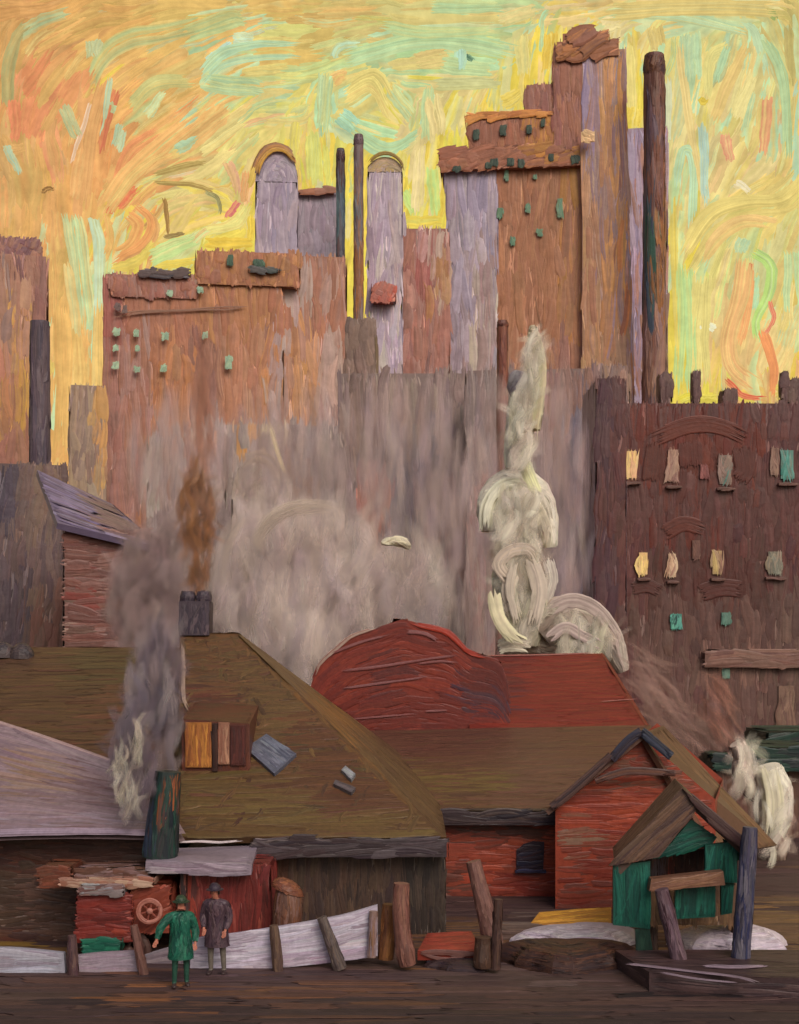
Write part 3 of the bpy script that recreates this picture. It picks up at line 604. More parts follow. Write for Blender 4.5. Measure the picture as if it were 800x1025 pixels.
lv2 = palette((180, 162, 178), (188, 172, 178), (170, 152, 172), (194, 182, 176), patches=[(366, 180, 376, 290, (160, 138, 156), (168, 146, 162)), (392, 200, 404, 290, (178, 160, 160), (160, 146, 156))])
def lav_top(t):
    mb = MB(); round_top(mb, 368, 403, 157, 172, 216, 18, palette((176, 150, 120), (170, 150, 140), (186, 160, 110))); mb.build('rounded_top', FAR, t)
    mb = MB(); k = 216 / F
    arc = np.array([[P(386 - 19 * math.cos(q), 174 - 21 * math.sin(q), 215.5) for q in np.linspace(0.5, 3.0, 9)]])
    mb.strokes(arc, np.tile(np.array([0, -1.0, 0]), (1, 9, 1)), np.array([4 * k]), lin((120, 96, 50))[None], lin((190, 160, 60))[None], h=.2)
    mb.build('dark_rim', FAR, t)
simple_tower('tower', 'pale lilac tower with small rounded cap, right of the two thin stacks', 'tower',
    [('wall', (368, 171, 403, 0), 0, 20, lv2, dict(w=4, L=55, bottom=0, top=False)),
     ('red_band', (372, 283, 396, 302), -2, 3, palette((184, 92, 74), (176, 104, 88), (160, 104, 92)), dict(w=5, L=14, ang=70))], 216, extra=lav_top)
pink = palette((164, 112, 98), (156, 104, 92), (170, 124, 112), (150, 98, 92), patches=[
    (418, 228, 450, 258, (184, 150, 140), (176, 140, 134), (190, 164, 150)), (418, 255, 432, 340, (152, 88, 84), (164, 104, 98)), (434, 260, 448, 330, (178, 138, 100), (168, 122, 80), (176, 150, 134)),
    (405, 300, 450, 400, (164, 112, 98), (158, 116, 106)), (412, 340, 460, 420, (160, 112, 98), (150, 110, 102))])
simple_tower('tower', 'dusky pink tower with pale upper band between two lavender towers', 'tower',
    [('wall', (402, 227, 450, 0), 0, 26, pink, dict(w=5, L=50, bottom=0))], 230)

# the broad brown block at the left
def broad_block():
    Y = 190.0
    col = palette((162, 112, 88), (156, 106, 84), (170, 120, 92), (152, 108, 92), val=0.05, patches=[
        (100, 270, 125, 330, (158, 96, 84), (150, 84, 78), (162, 112, 94)), (125, 280, 200, 330, (164, 110, 84), (156, 104, 82)), (195, 250, 300, 320, (166, 112, 78), (158, 104, 76), (172, 120, 78)),
        (104, 330, 125, 500, (158, 112, 100), (150, 108, 98)), (125, 330, 155, 440, (160, 114, 98), (166, 128, 118), (156, 108, 88)), (154, 335, 192, 430, (178, 118, 78), (166, 110, 80), (172, 120, 88)),
        (192, 330, 220, 440, (148, 104, 88), (156, 110, 90), (134, 94, 82)), (220, 330, 270, 425, (172, 118, 90), (164, 112, 88), (176, 128, 100)), (262, 340, 272, 430, (188, 128, 78), (170, 116, 86)),
        (280, 275, 315, 302, (172, 148, 140), (164, 138, 130)), (320, 275, 345, 302, (172, 134, 122), (164, 122, 108)), (275, 300, 345, 318, (168, 112, 86), (160, 106, 84)),
        (272, 320, 285, 480, (168, 144, 138), (178, 158, 150), (160, 134, 130)), (285, 320, 322, 430, (190, 136, 88), (180, 130, 96), (172, 128, 108)), (322, 320, 348, 460, (168, 138, 126), (178, 150, 138), (160, 122, 110)),
        (104, 430, 150, 520, (160, 116, 104), (152, 114, 106)), (150, 430, 350, 640, (160, 142, 134), (150, 130, 124), (166, 150, 142))])
    b = P(230, HOR, Y); b[2] = 0
    t = empty('office_block', b); tag(t, 'broad orange-brown office block with rows of tiny mint windows', 'building')
    block('wall', (106, 276, 284, 0), Y, 26, col, FAR, t, w=5, L=62, layers=3, bottom=0)
    block('wall', (278, 252, 349, 0), Y + 1.2, 26, col, FAR, t, w=5, L=62, layers=3, bottom=0)
    block('roof_storey', (196, 250, 300, 285), Y - .5, 22, palette((166, 110, 76), (158, 104, 74), (174, 122, 76), (150, 98, 76)), FAR, t, w=6, L=30)
    block('roof_storey', (112, 277, 197, 300), Y - .4, 20, palette((162, 108, 84), (150, 98, 84), (150, 110, 100)), FAR, t, w=6, L=22)
    dk = palette((84, 70, 70), (96, 78, 76), (72, 66, 72))
    block('dark_coping', (140, 271, 190, 279), Y - 1, 2, dk, FAR, t, w=4, L=20, ang=0)
    block('dark_coping', (248, 266, 279, 271), Y - 1.2, 1, palette((78, 74, 72), (64, 70, 68)), FAR, t, w=3, L=20, ang=2)
    mb = MB(); k = Y / F
    for q in range(2):
        pts = smooth_path([(112, 318 + q * 2), (150, 313 + q * 1.5), (180, 312 + q), (220, 308 + q * 2), (250, 306 + q)], 14)
        path = np.array([[P(x, y + rng.normal(0, .5), Y - .5) for x, y in pts]])
        mb.strokes(path, np.tile(np.array([0, -1.0, 0]), (1, 14, 1)), np.array([1.8 * k]), lin((128, 94, 78))[None], lin((150, 108, 86))[None], h=.15)
    mb.build('string_course', FAR, t)
    mint = [(150, 176, 148), (162, 184, 152), (138, 166, 142)]; grn = [(70, 96, 76), (62, 84, 70)]
    for x, y, a, h_ in ((118, 335, 7, 8), (137, 336, 6, 8), (117, 351, 6, 6), (138, 351, 5, 6), (117, 368, 7, 7), (138, 372, 6, 6), (165, 338, 7, 7), (205, 336, 6, 7), (164, 370, 7, 7), (228, 363, 8, 15), (170, 295, 6, 7), (200, 291, 7, 6)):
        dab('window', x, y, a, h_, Y - 1.0, mint, FAR, t, n=3, ang=60)
    for x, y, a, h_ in ((230, 260, 6, 12), (258, 262, 11, 8), (119, 310, 6, 8), (126, 312, 4, 8)): dab('window', x, y, a, h_, Y - 1.0, grn if x > 200 else [(112, 92, 88)], FAR, t)
    face_view(t)
broad_block()

# far left
fl = palette((158, 112, 92), (166, 118, 92), (150, 108, 100), (172, 128, 104), patches=[
    (-60, 225, 50, 275, (138, 92, 84), (124, 82, 82), (150, 104, 88)), (0, 240, 12, 420, (140, 112, 104), (160, 120, 96)), (10, 290, 32, 430, (178, 128, 84), (164, 120, 100), (190, 144, 80)),
    (-60, 360, 32, 440, (184, 138, 66), (170, 120, 80), (150, 106, 84)), (-60, 430, 60, 480, (150, 100, 84), (160, 112, 90)), (32, 260, 48, 330, (146, 102, 86), (136, 94, 84))])
simple_tower('tower', 'ragged-topped brown and ochre tower at the far left edge', 'tower',
    [('wall', (-40, 252, 47, 0), 0, 24, fl, dict(w=5, L=60, bottom=0)), ('broken_top', (-20, 236, 42, 262), 1, 16, palette((134, 90, 84), (118, 80, 84), (150, 106, 88)), dict(w=5, L=18, ang=75, over=3))], 170)
stack('smokestack', 'dark purple square stack beside the ragged brown tower', 40, 322, 560, 19, 24, 150, palette((92, 78, 86), (84, 70, 80), (100, 84, 88), (74, 64, 76)), FAR, w=5, L=60, z0=0)
simple_tower('tower', 'small grey-mauve block standing against the yellow sky', 'building',
    [('wall', (70, 384, 106, 0), 0, 18, palette((152, 130, 112), (144, 122, 112), (160, 136, 112), (140, 116, 104), patches=[(96, 380, 110, 500, (196, 148, 92), (160, 124, 98))]), dict(w=5, L=50, bottom=0))], 180)

# ================================================================== MIDDLE DISTANCE
GM = [(146, 126, 120), (138, 118, 116), (154, 136, 128), (140, 122, 122)]
simple_tower('warehouse', 'long mauve-grey warehouse below the pink tower', 'building',
    [('wall', (340, 372, 470, 0), 0, 20, palette((134, 114, 108), (126, 106, 104), (142, 122, 114), patches=[
        (345, 320, 375, 440, (120, 98, 88), (112, 92, 84), (132, 108, 98)), (375, 380, 420, 470, (144, 124, 114), (134, 114, 104)), (356, 455, 366, 520, (170, 102, 88), (150, 110, 102)), (366, 470, 390, 530, (160, 108, 94), (148, 112, 104)),
        (390, 430, 440, 530, (120, 108, 114), (112, 102, 112), (130, 116, 116)), (425, 510, 436, 640, (160, 92, 84), (150, 100, 94)), (345, 540, 480, 680, (150, 130, 124), (142, 122, 118), (156, 138, 130)), (440, 470, 480, 680, (158, 118, 106), (146, 118, 112), (150, 126, 120)), (455, 400, 480, 480, (140, 122, 116), (150, 130, 120))]), dict(w=5, L=56, layers=3, bottom=0, over=9)),
     ('stair_tower', (346, 318, 376, 380), 2, 12, palette((122, 100, 88), (114, 94, 86), (132, 108, 96)), dict(w=5, L=40))], 128)
simple_tower('warehouse', 'tall mauve warehouse with blue-streaked side behind the white steam', 'building',
    [('wall', (466, 368, 604, 0), 0, 22, palette((136, 112, 106), (128, 106, 104), (144, 122, 114), patches=[
        (466, 368, 500, 470, (140, 124, 120), (130, 114, 112)), (546, 340, 600, 440, (146, 110, 94), (134, 102, 96)), (560, 400, 590, 650, (112, 104, 118), (104, 96, 110), (124, 112, 118)), (585, 380, 600, 660, (118, 98, 102), (108, 90, 96)),
        (470, 470, 500, 680, (148, 124, 116), (156, 130, 120), (160, 112, 104)), (500, 440, 560, 680, (138, 116, 112), (130, 110, 108)), (545, 500, 575, 680, (126, 110, 112), (120, 104, 106))]), dict(w=5, L=60, layers=3, bottom=0, over=9)),
     ('roof_house', (590, 366, 626, 410), 3, 14, palette((140, 112, 100), (150, 118, 100), (130, 108, 106)), dict(w=4, L=30))], 116)
stack('smokestack', 'slim brown stack rising just left of the white steam', 503, 322, 520, 10, 15, 108, palette((122, 72, 58), (112, 66, 56), (134, 84, 64)), MID, w=4, L=46, cap=6, z0=0, capcol=palette((96, 58, 52), (122, 74, 60)))
simple_tower('warehouse', 'small orange-patched gable house between the left office block and warehouse', 'building',  # orange patches on a grey wall
    [('wall', (148, 436, 226, 0), 0, 14, palette((156, 132, 122), (164, 146, 136), (148, 122, 114), patches=[(148, 430, 160, 520, (172, 160, 148), (160, 146, 138)), (185, 430, 215, 500, (156, 108, 86), (164, 118, 92)), (130, 500, 230, 660, (146, 126, 122), (152, 132, 126))]), dict(w=5, L=46, bottom=0, over=9))], 150)
def vaulted(t):
    mb = MB(); round_top(mb, 232, 290, 454, 500, 132, 16, palette((154, 134, 122), (146, 128, 118), (164, 146, 132))); mb.build('vaulted_roof', MID, t)
simple_tower('warehouse', 'pale grey vaulted warehouse with warm grey strokes behind the big smoke cloud', 'building',  # warm grey strokes of randomly varied tone
    [('wall', (232, 498, 290, 0), 0, 16, palette((160, 140, 130), (152, 132, 124), (168, 150, 138)), dict(w=5, L=46, bottom=0, top=False))], 132, extra=vaulted)
simple_tower('warehouse', 'peach and grey office front above the vaulted warehouse', 'building',
    [('wall', (212, 424, 350, 0), 0, 14, palette((156, 138, 132), (164, 148, 140), (150, 130, 124), patches=[(240, 425, 256, 452, (212, 150, 66), (196, 138, 72)), (262, 420, 285, 470, (196, 176, 142), (178, 156, 136)), (284, 455, 312, 530, (176, 122, 90), (168, 126, 106), (160, 130, 118)), (320, 420, 350, 520, (170, 152, 144), (160, 140, 134)),
       (212, 424, 236, 560, (164, 148, 140), (154, 136, 130))]), dict(w=5, L=44, bottom=0, over=9))], 152)
simple_tower('warehouse', 'dark purple-brown warehouse front at the left edge', 'building',
    [('wall', (-60, 462, 66, 0), 0, 14, palette((98, 78, 76), (90, 72, 74), (110, 88, 82), patches=[(-60, 450, 16, 520, (78, 66, 78), (70, 60, 72)), (16, 455, 66, 540, (118, 94, 82), (104, 84, 80)), (-60, 560, 30, 650, (88, 72, 76), (80, 66, 72)), (28, 590, 66, 660, (118, 82, 72), (110, 86, 76))]), dict(w=5, L=52, bottom=0, ang=84))], 64)

def purple_house():
    Y = 54.0; b = P(100, HOR, Y); b[2] = 0
    t = empty('brick_house', b); tag(t, 'dull red brick house under a steep slate-purple roof', 'house')
    block('wall', (64, 528, 152, 0), Y, 9, palette((112, 72, 64), (104, 64, 58), (120, 80, 70), (108, 76, 70), patches=[(70, 590, 112, 604, (128, 60, 54), (110, 66, 60)), (60, 595, 80, 650, (124, 96, 84), (112, 80, 72)), (112, 530, 160, 660, (122, 92, 84), (114, 78, 70))]), MID, t, w=5, L=44, ang=0, bottom=0)
    mb = MB(); k = Y / F; col = palette((112, 98, 128), (98, 84, 110), (124, 110, 134), (136, 124, 150), (94, 78, 94), patches=[(100, 490, 150, 540, (112, 88, 90), (122, 98, 96))])
    q = [P(56, 524, Y - .5), P(160, 548, Y - .5), P(132, 504, Y + 4), P(60, 472, Y + 4)]
    slab(mb, q, .25, col, 6 * k, 40 * k, -14, 3, 2 * k)
    slab(mb, [P(160, 548, Y - .5), P(150, 540, Y + 9), P(128, 504, Y + 4.2), P(132, 504, Y + 4)], .25, col, 6 * k, 30 * k, 60, 2, k)
    mb.build('roof', MID, t)
    face_view(t)
purple_house()

# the big dark tenement on the right
def tenement():
    Y = 72.0; b = P(700, HOR, Y); b[2] = 0
    t = empty('tenement', b); tag(t, 'big dark maroon brick tenement with cream and teal windows', 'building')
    col = palette((98, 58, 55), (92, 52, 50), (104, 62, 56), (84, 48, 50), val=0.08, dk=.88, patches=[
        (590, 375, 615, 660, (86, 56, 62), (78, 50, 58), (92, 64, 66)), (615, 395, 800, 425, (98, 66, 64), (92, 58, 56)), (636, 416, 764, 448, (106, 48, 36), (96, 42, 34)),
        (640, 440, 755, 486, (92, 46, 38), (102, 48, 36)), (600, 480, 800, 530, (98, 62, 58), (90, 54, 50)), (650, 520, 722, 548, (100, 46, 36), (90, 42, 36)), (650, 545, 770, 600, (84, 54, 48), (90, 58, 52)),
        (690, 560, 750, 600, (82, 44, 38), (88, 50, 44)), (600, 600, 900, 650, (94, 66, 60), (88, 60, 56), (102, 72, 64)), (700, 640, 900, 672, (116, 84, 74), (104, 74, 66), (124, 92, 80)),
        (700, 672, 900, 760, (98, 68, 62), (108, 80, 72), (90, 60, 56)), (640, 640, 700, 760, (104, 76, 68), (96, 68, 62)), (770, 580, 900, 720, (106, 80, 70), (94, 68, 62))])
    sd = palette((150, 128, 138), (138, 116, 128), (158, 140, 150))
    block('wall', (608, 402, 930, 0), Y, 5, col, MID, t, w=5, L=48, layers=3.2, bottom=0, side=sd)
    block('wall', (596, 377, 627, 0), Y - .3, 5, col, MID, t, w=5, L=48, layers=3.2, bottom=0, side=sd)
    for x0, y0, x1, dep in ((661, 372, 673, 1.2), (694, 370, 701, .8), (724, 388, 737, 1.2), (783, 370, 790, .7), (790, 378, 804, 1.4), (840, 376, 852, 1.2)):
        block('chimney', (x0, y0, x1, 404), Y + 1.5, dep, palette((92, 66, 64), (84, 58, 58), (104, 78, 72)), MID, t, w=4, L=22, over=1.5)
    cream = [(226, 190, 136), (236, 202, 128), (210, 158, 122)]; pal = [(150, 118, 104), (168, 136, 116), (136, 100, 90)]; teal = [(66, 124, 116), (84, 142, 130), (120, 122, 110)]  # cream colour paints the glow of lit windows, nothing emits
    rust = palette((96, 48, 36), (88, 44, 36), (104, 54, 38))
    def win(x, y, a, h_, cols, sill=True, lintel=None):
        f = dab('window', x, y, a, h_, Y - .12 if x > 627 else Y - .42, cols, MID, t, h=.22)
        if sill:
            k = Y / F; mb = MB(); cc = palette((104, 74, 66), (92, 62, 54)); p = P(x, y + h_ * .5 + 3, Y)
            mb.box((p[0] - a * .65 * k, Y - .3, p[2] - 1.2 * k), (p[0] + a * .65 * k, Y + .1, p[2] + 1.2 * k), cc.mean)
            paint(mb, bil([p + [-a * .7 * k, -.31, -1.5 * k], p + [a * .7 * k, -.31, -1.5 * k], p + [a * .7 * k, -.31, 1.5 * k], p + [-a * .7 * k, -.31, 1.5 * k]]), cc, 0, 2 * k, a * k, 3, 0)
            mb.build('sill', MID, f)
    win(631, 465, 15, 32, cream); win(674, 466, 12, 38, pal); win(705, 472, 9, 16, [(136, 84, 80), (120, 70, 66)], False); win(726, 470, 14, 34, [(126, 100, 90), (140, 116, 104), (84, 116, 106)])
    win(788, 465, 15, 34, teal); win(776, 462, 9, 32, [(140, 112, 98), (118, 84, 74)], False)
    win(644, 564, 10, 26, cream); win(673, 566, 9, 28, [(208, 184, 150), (150, 110, 94), (196, 160, 130)]); win(697, 550, 9, 22, [(116, 84, 72), (104, 72, 64)], False); win(718, 563, 11, 28, [(192, 164, 108), (176, 148, 112), (130, 98, 82)])
    win(776, 563, 16, 26, [(126, 124, 108), (146, 130, 110), (116, 112, 100)])
    win(677, 622, 13, 18, [(78, 138, 124), (92, 158, 140), (48, 84, 78)], False); win(727, 619, 11, 14, [(84, 116, 104), (96, 128, 114)], False); win(727, 674, 9, 12, [(88, 116, 104), (104, 130, 116)], False)
    win(712, 715, 10, 26, [(124, 100, 102), (112, 90, 92)], False); win(787, 710, 18, 56, [(124, 98, 82), (112, 84, 74)], False)
    # arched rust-red hoods over the windows, dark sills beneath
    k = Y / F
    for pts, wd, cols in (([(648, 442), (680, 428), (702, 424), (726, 428), (752, 440)], 15, ((98, 48, 36), (92, 44, 36))), ([(656, 440), (652, 470), (650, 482)], 14, ((90, 46, 36), (82, 46, 40))), ([(690, 440), (692, 470)], 22, ((90, 44, 36), (84, 42, 36))),
                          ([(742, 446), (746, 470), (738, 482)], 18, ((88, 46, 38), (82, 44, 40))), ([(664, 534), (685, 524), (706, 530)], 14, ((94, 46, 36), (86, 46, 40))), ([(700, 594), (722, 588), (745, 590)], 16, ((84, 46, 40), (80, 42, 38))), ([(632, 590), (648, 586), (662, 592)], 12, ((86, 48, 42), (80, 50, 46))), ([(614, 482), (628, 478), (640, 484)], 11, ((104, 62, 50), (86, 50, 44)))):
        mb = MB(); base = smooth_path(pts, 9); mb.box(P(base[4, 0] - wd * .5, base[4, 1] + wd * .4, Y - .06), P(base[4, 0] + wd * .5, base[4, 1] - wd * .4, Y + .2), lin(cols[0]))
        m = 4; n2 = []; 
        dd = np.gradient(base, axis=0); nr = np.stack([-dd[:, 1], dd[:, 0]], 1); nr /= np.linalg.norm(nr, axis=1, keepdims=True)
        path = np.array([[P(*(base[i] + nr[i] * (q - 1.5) * wd / 4), Y - .08) for i in range(9)] for q in range(m)])
        mb.strokes(path, np.tile(np.array([0, -1.0, 0]), (m, 9, 1)), np.full(m, wd / 4 * 1.5 * k), np.array([lin(cols[0])] * m), np.array([lin(cols[1])] * m), h=.06, var=.05)
        mb.build('window_hood', MID, t)
    block('balcony', (704, 650, 930, 668), Y - .4, .4, palette((118, 86, 76), (108, 76, 68), (128, 96, 84)), MID, t, w=4, L=60, ang=0)
tenement()

DK = .86                                     # one darker scale on all yard colours
# ================================================================== YARD ROOFS
OLIVE = [(96, 70, 44), (90, 64, 42), (102, 76, 46), (88, 62, 44)]
def left_shed():
    b = P(60, HOR, 34); b[2] = 0
    t = empty('shed', b); tag(t, 'long low shed with dark olive roof at the left, behind the snowy lean-to', 'shed')
    k = 34 / F; col = palette((82, 58, 42), (76, 54, 40), (88, 64, 42), (84, 54, 44), val=.06, patches=[(0, 640, 200, 670, (88, 62, 44), (80, 58, 42)), (75, 650, 180, 690, (82, 66, 44), (76, 62, 42)), (100, 690, 200, 800, (96, 60, 46), (84, 56, 44))])
    mb = MB()
    e0, e1 = P(-90, 792, 30.0), P(184, 792, 30.0); r0, r1 = P(-90, 648, 38), P(184, 648, 38)
    slab(mb, [e0, e1, r1, r0], .18, col, 7 * k, 60 * k, 2, 3, k)
    slab(mb, [r1 + [0, 7, -3], r0 + [0, 7, -3], r0, r1], .18, col, 14 * k, 90 * k, 0, 1.2, 0)
    mb.build('roof', NEAR, t)
    mb = MB(); wc = palette((74, 52, 44), (68, 48, 42))
    mb.hexa([(e0[0], 30.6, 0), (e1[0] - .2, 30.6, 0), (e1[0] - .2, 44, 0), (e0[0], 44, 0)], [(e0[0], 30.6, e0[2]), (e1[0] - .2, 30.6, e0[2]), (e1[0] - .2, 44, e0[2]), (e0[0], 44, e0[2])], wc.mean)
    paint(mb, bil([(e0[0], 30.6, 0), (e1[0] - .2, 30.6, 0), (e1[0] - .2, 30.6, e0[2]), (e0[0], 30.6, e0[2])]), wc, 90, .2, 1.2, 2)
    mb.build('wall', NEAR, t)
    # lumpy vent at the far end of the ridge
    for x, y in ((3, 649), (22, 650)):
        mb = MB(); p = P(x, y, 37.4); cc = palette((70, 60, 62), (56, 48, 52), (92, 76, 74))
        g = dome_pts(p - [0, 0, .25], .34, .3, .42); mb.grid(g, cc.mean); paint(mb, gridsurf(g), cc, 20, .12, .5, 3, .02, angj=30); mb.build('vent', NEAR, t)
def dome_pts(c, rx, ry, rz, n=7, m=17, power=1.0):
    el = np.linspace(0, np.pi / 2 * .9995, n); az = np.linspace(0, 2 * np.pi, m)
    E, A = np.meshgrid(el, az, indexing='ij')
    return np.stack([c[0] + rx * np.cos(E) ** power * np.cos(A), c[1] + ry * np.cos(E) ** power * np.sin(A), c[2] + rz * np.sin(E)], -1)
left_shed()

def main_shed():
    t = empty('shed', (-2.6, 31, 0)); tag(t, 'large hip-roofed shed with olive brown roof, skylight and orange hatch', 'shed')
    Ye, Yr, Yb = 28.0, 34.0, 39.5
    eL, eR = P(178, 846, Ye), P(447, 829, Ye); eL[2] = eR[2] = P(0, 838, Ye)[2]
    rL, rR = P(180, 634, Yr), P(238, 634, Yr)
    bR = np.array([eR[0] + .1, Yb, eR[2]]); bL = np.array([eL[0], Yb, eL[2]])
    col = palette(*OLIVE, val=.05, patches=[(170, 625, 250, 720, (96, 66, 46), (104, 72, 46), (92, 70, 46)), (180, 690, 260, 720, (92, 52, 40), (84, 56, 42)), (180, 740, 250, 800, (100, 80, 48), (92, 72, 44)), (180, 795, 450, 850, (104, 84, 48), (98, 76, 46), (94, 70, 42)),
        (240, 660, 330, 740, (102, 76, 48), (94, 70, 46)), (300, 700, 420, 810, (98, 66, 44), (90, 60, 42)), (185, 830, 215, 850, (110, 64, 50), (120, 92, 84))])
    hc = palette((92, 64, 46), (84, 58, 44), (104, 76, 48), patches=[(290, 690, 350, 745, (128, 84, 44), (110, 74, 44))])
    k = 31 / F; mb = MB()
    slab(mb, [eL, eR, rR, rL], .16, col, 6.5 * k, 58 * k, 3, 3.4, .6 * k, curve=.03, angj=6)
    paint(mb, bil([eL, eR, rR, rL]), palette((84, 60, 42), (108, 80, 50), (92, 72, 46), (78, 54, 42), val=.08), 62, 5 * k, 34 * k, .5, 0, .08, 18, h=.2)
    paint(mb, bil([eL, eR, rR, rL]), palette((84, 58, 42), (112, 84, 52), (100, 66, 48), (82, 66, 44), val=.08), 4, 4 * k, 30 * k, .5, 0, .08, 12, h=.22)
    # diagonal brushwork along the hip
    ed = bil([eR * .97 + eL * .03, eR, rR, rR * .9 + rL * .1]); paint(mb, ed, palette((104, 76, 46), (118, 80, 44), (92, 64, 44)), 90, 5 * k, 60 * k, 3, .5 * k)
    slab(mb, [eR, bR, rR + [.02, 0, 0], rR], .16, hc, 7 * k, 50 * k, 75, 2.6, .5 * k)
    slab(mb, [bR, bL, rL, rR], .16, hc, 12 * k, 60 * k, 0, 1.4, 0)
    roof = mb.build('roof', NEAR, t)
    n = np.cross(eR - eL, rL - eL); n /= np.linalg.norm(n)
    def on(x, y, d=.0): return on_plane(x, y, eL, n) + n * d
    # ridge end of the roof: pale streak of flashing down the left edge
    mb = MB(); cc = palette((150, 128, 112), (120, 92, 80), (136, 108, 92))
    pth = np.array([[on(x, y, .06) for x, y in smooth_path([(183, 642), (184, 670), (184, 700), (190, 714)], 8)]])
    mb.strokes(pth, np.tile(n, (1, 8, 1)), np.array([.09]), lin((138, 112, 96))[None], lin((170, 150, 130))[None], h=.3); mb.build('flashing', NEAR, roof)
    # hatch / dormer with an orange door
    mb = MB(); dc = palette((104, 58, 44), (92, 52, 42), (84, 48, 42)); c0 = on(212, 772); c1 = on(212, 722)
    xa, xb = P(182, 0, c0[1])[0], P(250, 0, c0[1])[0]; zt = c0[2] + 52 * c0[1] / F; yb_ = c0[1] + 2.2
    mb.hexa([(xa, c0[1], c0[2] - .05), (xb, c0[1], c0[2] - .05), (xb, yb_, c0[2]), (xa, yb_, c0[2])], [(xa, c0[1], zt), (xb, c0[1], zt - .1), (xb, yb_, zt + .25), (xa, yb_, zt + .3)], dc.mean)
    kf = c0[1] / F
    paint(mb, bil([(xa, c0[1], c0[2]), (xb, c0[1], c0[2]), (xb, c0[1], zt - .1), (xa, c0[1], zt)]), dc, 90, 4 * kf, 24 * kf, 3, 0)
    paint(mb, bil([(xa, c0[1], zt), (xb, c0[1], zt - .1), (xb, yb_, zt + .25), (xa, yb_, zt + .3)]), palette((90, 54, 42), (82, 56, 42)), 0, 5 * kf, 30 * kf, 2, 0)
    dm = mb.build('dormer', NEAR, roof)
    Yd = c0[1] - .03
    def leaf(x0, x1, y0, y1, cols, nm):
        m = MB(); c = palette(*cols, val=.12); a, b_ = P(x0, y1, Yd), P(x1, y0, Yd); m.box((a[0], Yd - .04, a[2]), (b_[0], Yd + .02, b_[2]), c.mean)
        paint(m, bil([a + [0, -.05, 0], (b_[0], Yd - .05, a[2]), b_ + [0, -.05, 0], (a[0], Yd - .05, b_[2])]), c, 90, 3 * kf, 34 * kf, 4, .5 * kf, curve=.03); m.build(nm, NEAR, t)
    leaf(186, 212, 723, 768, [(178, 118, 58), (190, 128, 62), (160, 98, 52), (140, 84, 50)], 'hatch_door')
    leaf(219, 230, 723, 765, [(150, 104, 84), (164, 122, 100), (124, 76, 62)], 'hatch_door')
    leaf(213, 218, 724, 772, [(66, 42, 36), (56, 38, 36)], 'gap_board'); leaf(231, 246, 726, 766, [(92, 48, 42), (76, 42, 40)], 'side_board')
    # big slate-blue skylight, two slivers of a second one
    for quad, cols, nm, sw in (([(275, 778), (297, 758), (267, 738), (246, 752)], [(92, 92, 106), (106, 106, 120), (80, 80, 96), (118, 120, 134)], 'skylight', 3.4), ([(352, 784), (356, 778), (346, 770), (342, 774)], [(150, 152, 156), (124, 122, 126)], 'skylight', 2.2), ([(352, 797), (356, 792), (336, 784), (334, 788)], [(110, 104, 108), (92, 80, 80)], 'skylight', 2)):
        q = [on(x, y, .10) for x, y in quad]; m = MB(); c = palette(*cols, val=.1)
        if np.dot(np.cross(q[1] - q[0], q[3] - q[0]), n) < 0: q = [q[1], q[0], q[3], q[2]]
        slab(m, q, .12, c, sw * k, 30 * k, 90, 4, .5 * k, angj=4, h=.2); m.build(nm, NEAR, roof)
    # eaves board and plank wall
    block('eaves_board', (252, 838, 449, 858), Ye - .02, .35, palette((58, 46, 50), (66, 52, 54), (50, 40, 46), (84, 74, 78)), NEAR, t, w=4, L=70, ang=2)
    wc = palette((78, 60, 52), (70, 54, 48), (86, 66, 54), (62, 48, 46), val=.09, patches=[(400, 840, 460, 960, (60, 48, 44), (52, 44, 42), (72, 60, 52)), (260, 850, 290, 900, (92, 60, 46), (84, 56, 44))])
    block('wall', (255, 852, 446, 0), 28.5, 10, wc, NEAR, t, w=4, L=50, layers=3.4, bottom=0, top=False)
    block('wall', (180, 852, 262, 0), 28.7, 9.8, wc, NEAR, t, w=4, L=50, bottom=0, top=False)
    # stub chimney on the ridge
    kc = 34 / F; p = P(196, 618, 34.1); m = MB(); cc = palette((78, 66, 74), (66, 56, 66), (92, 78, 84), (56, 46, 56))
    g = [p + [-15 * kc, -.3, -18 * kc], p + [15 * kc, -.3, -18 * kc], p + [15 * kc, .4, -18 * kc], p + [-15 * kc, .4, -18 * kc]]
    m.hexa(g, [q + np.array([0, 0, 34 * kc]) for q in g], cc.mean)
    paint(m, bil([g[0], g[1], g[1] + [0, 0, 34 * kc], g[0] + [0, 0, 34 * kc]]), cc, 90, 5 * kc, 22 * kc, 4, kc, angj=14)
    for gg in ((g[1], g[2]), (g[3], g[0])): paint(m, bil([gg[0], gg[1], gg[1] + [0, 0, 34 * kc], gg[0] + [0, 0, 34 * kc]]), cc, 90, 5 * kc, 22 * kc, 3, 0)
    ch = m.build('ridge_chimney', NEAR, t)
    for x in (188, 204):
        m = MB(); pp = np.array([P(x, 606, 34.1), P(x, 598, 34.1), P(x, 592, 34.1)]); m.tube(pp, np.array([7, 8, 6.5]) * kc, lin((70, 58, 66)), 10)
        gp = tube_pts(pp, np.array([7, 8, 6.5]) * kc, 10); paint(m, gridsurf(np.concatenate([gp, gp[:, :1]], 1)), cc, 60, 4 * kc, 12 * kc, 3, .5 * kc, angj=30); m.build('chimney_pot', NEAR, ch)
main_shed()

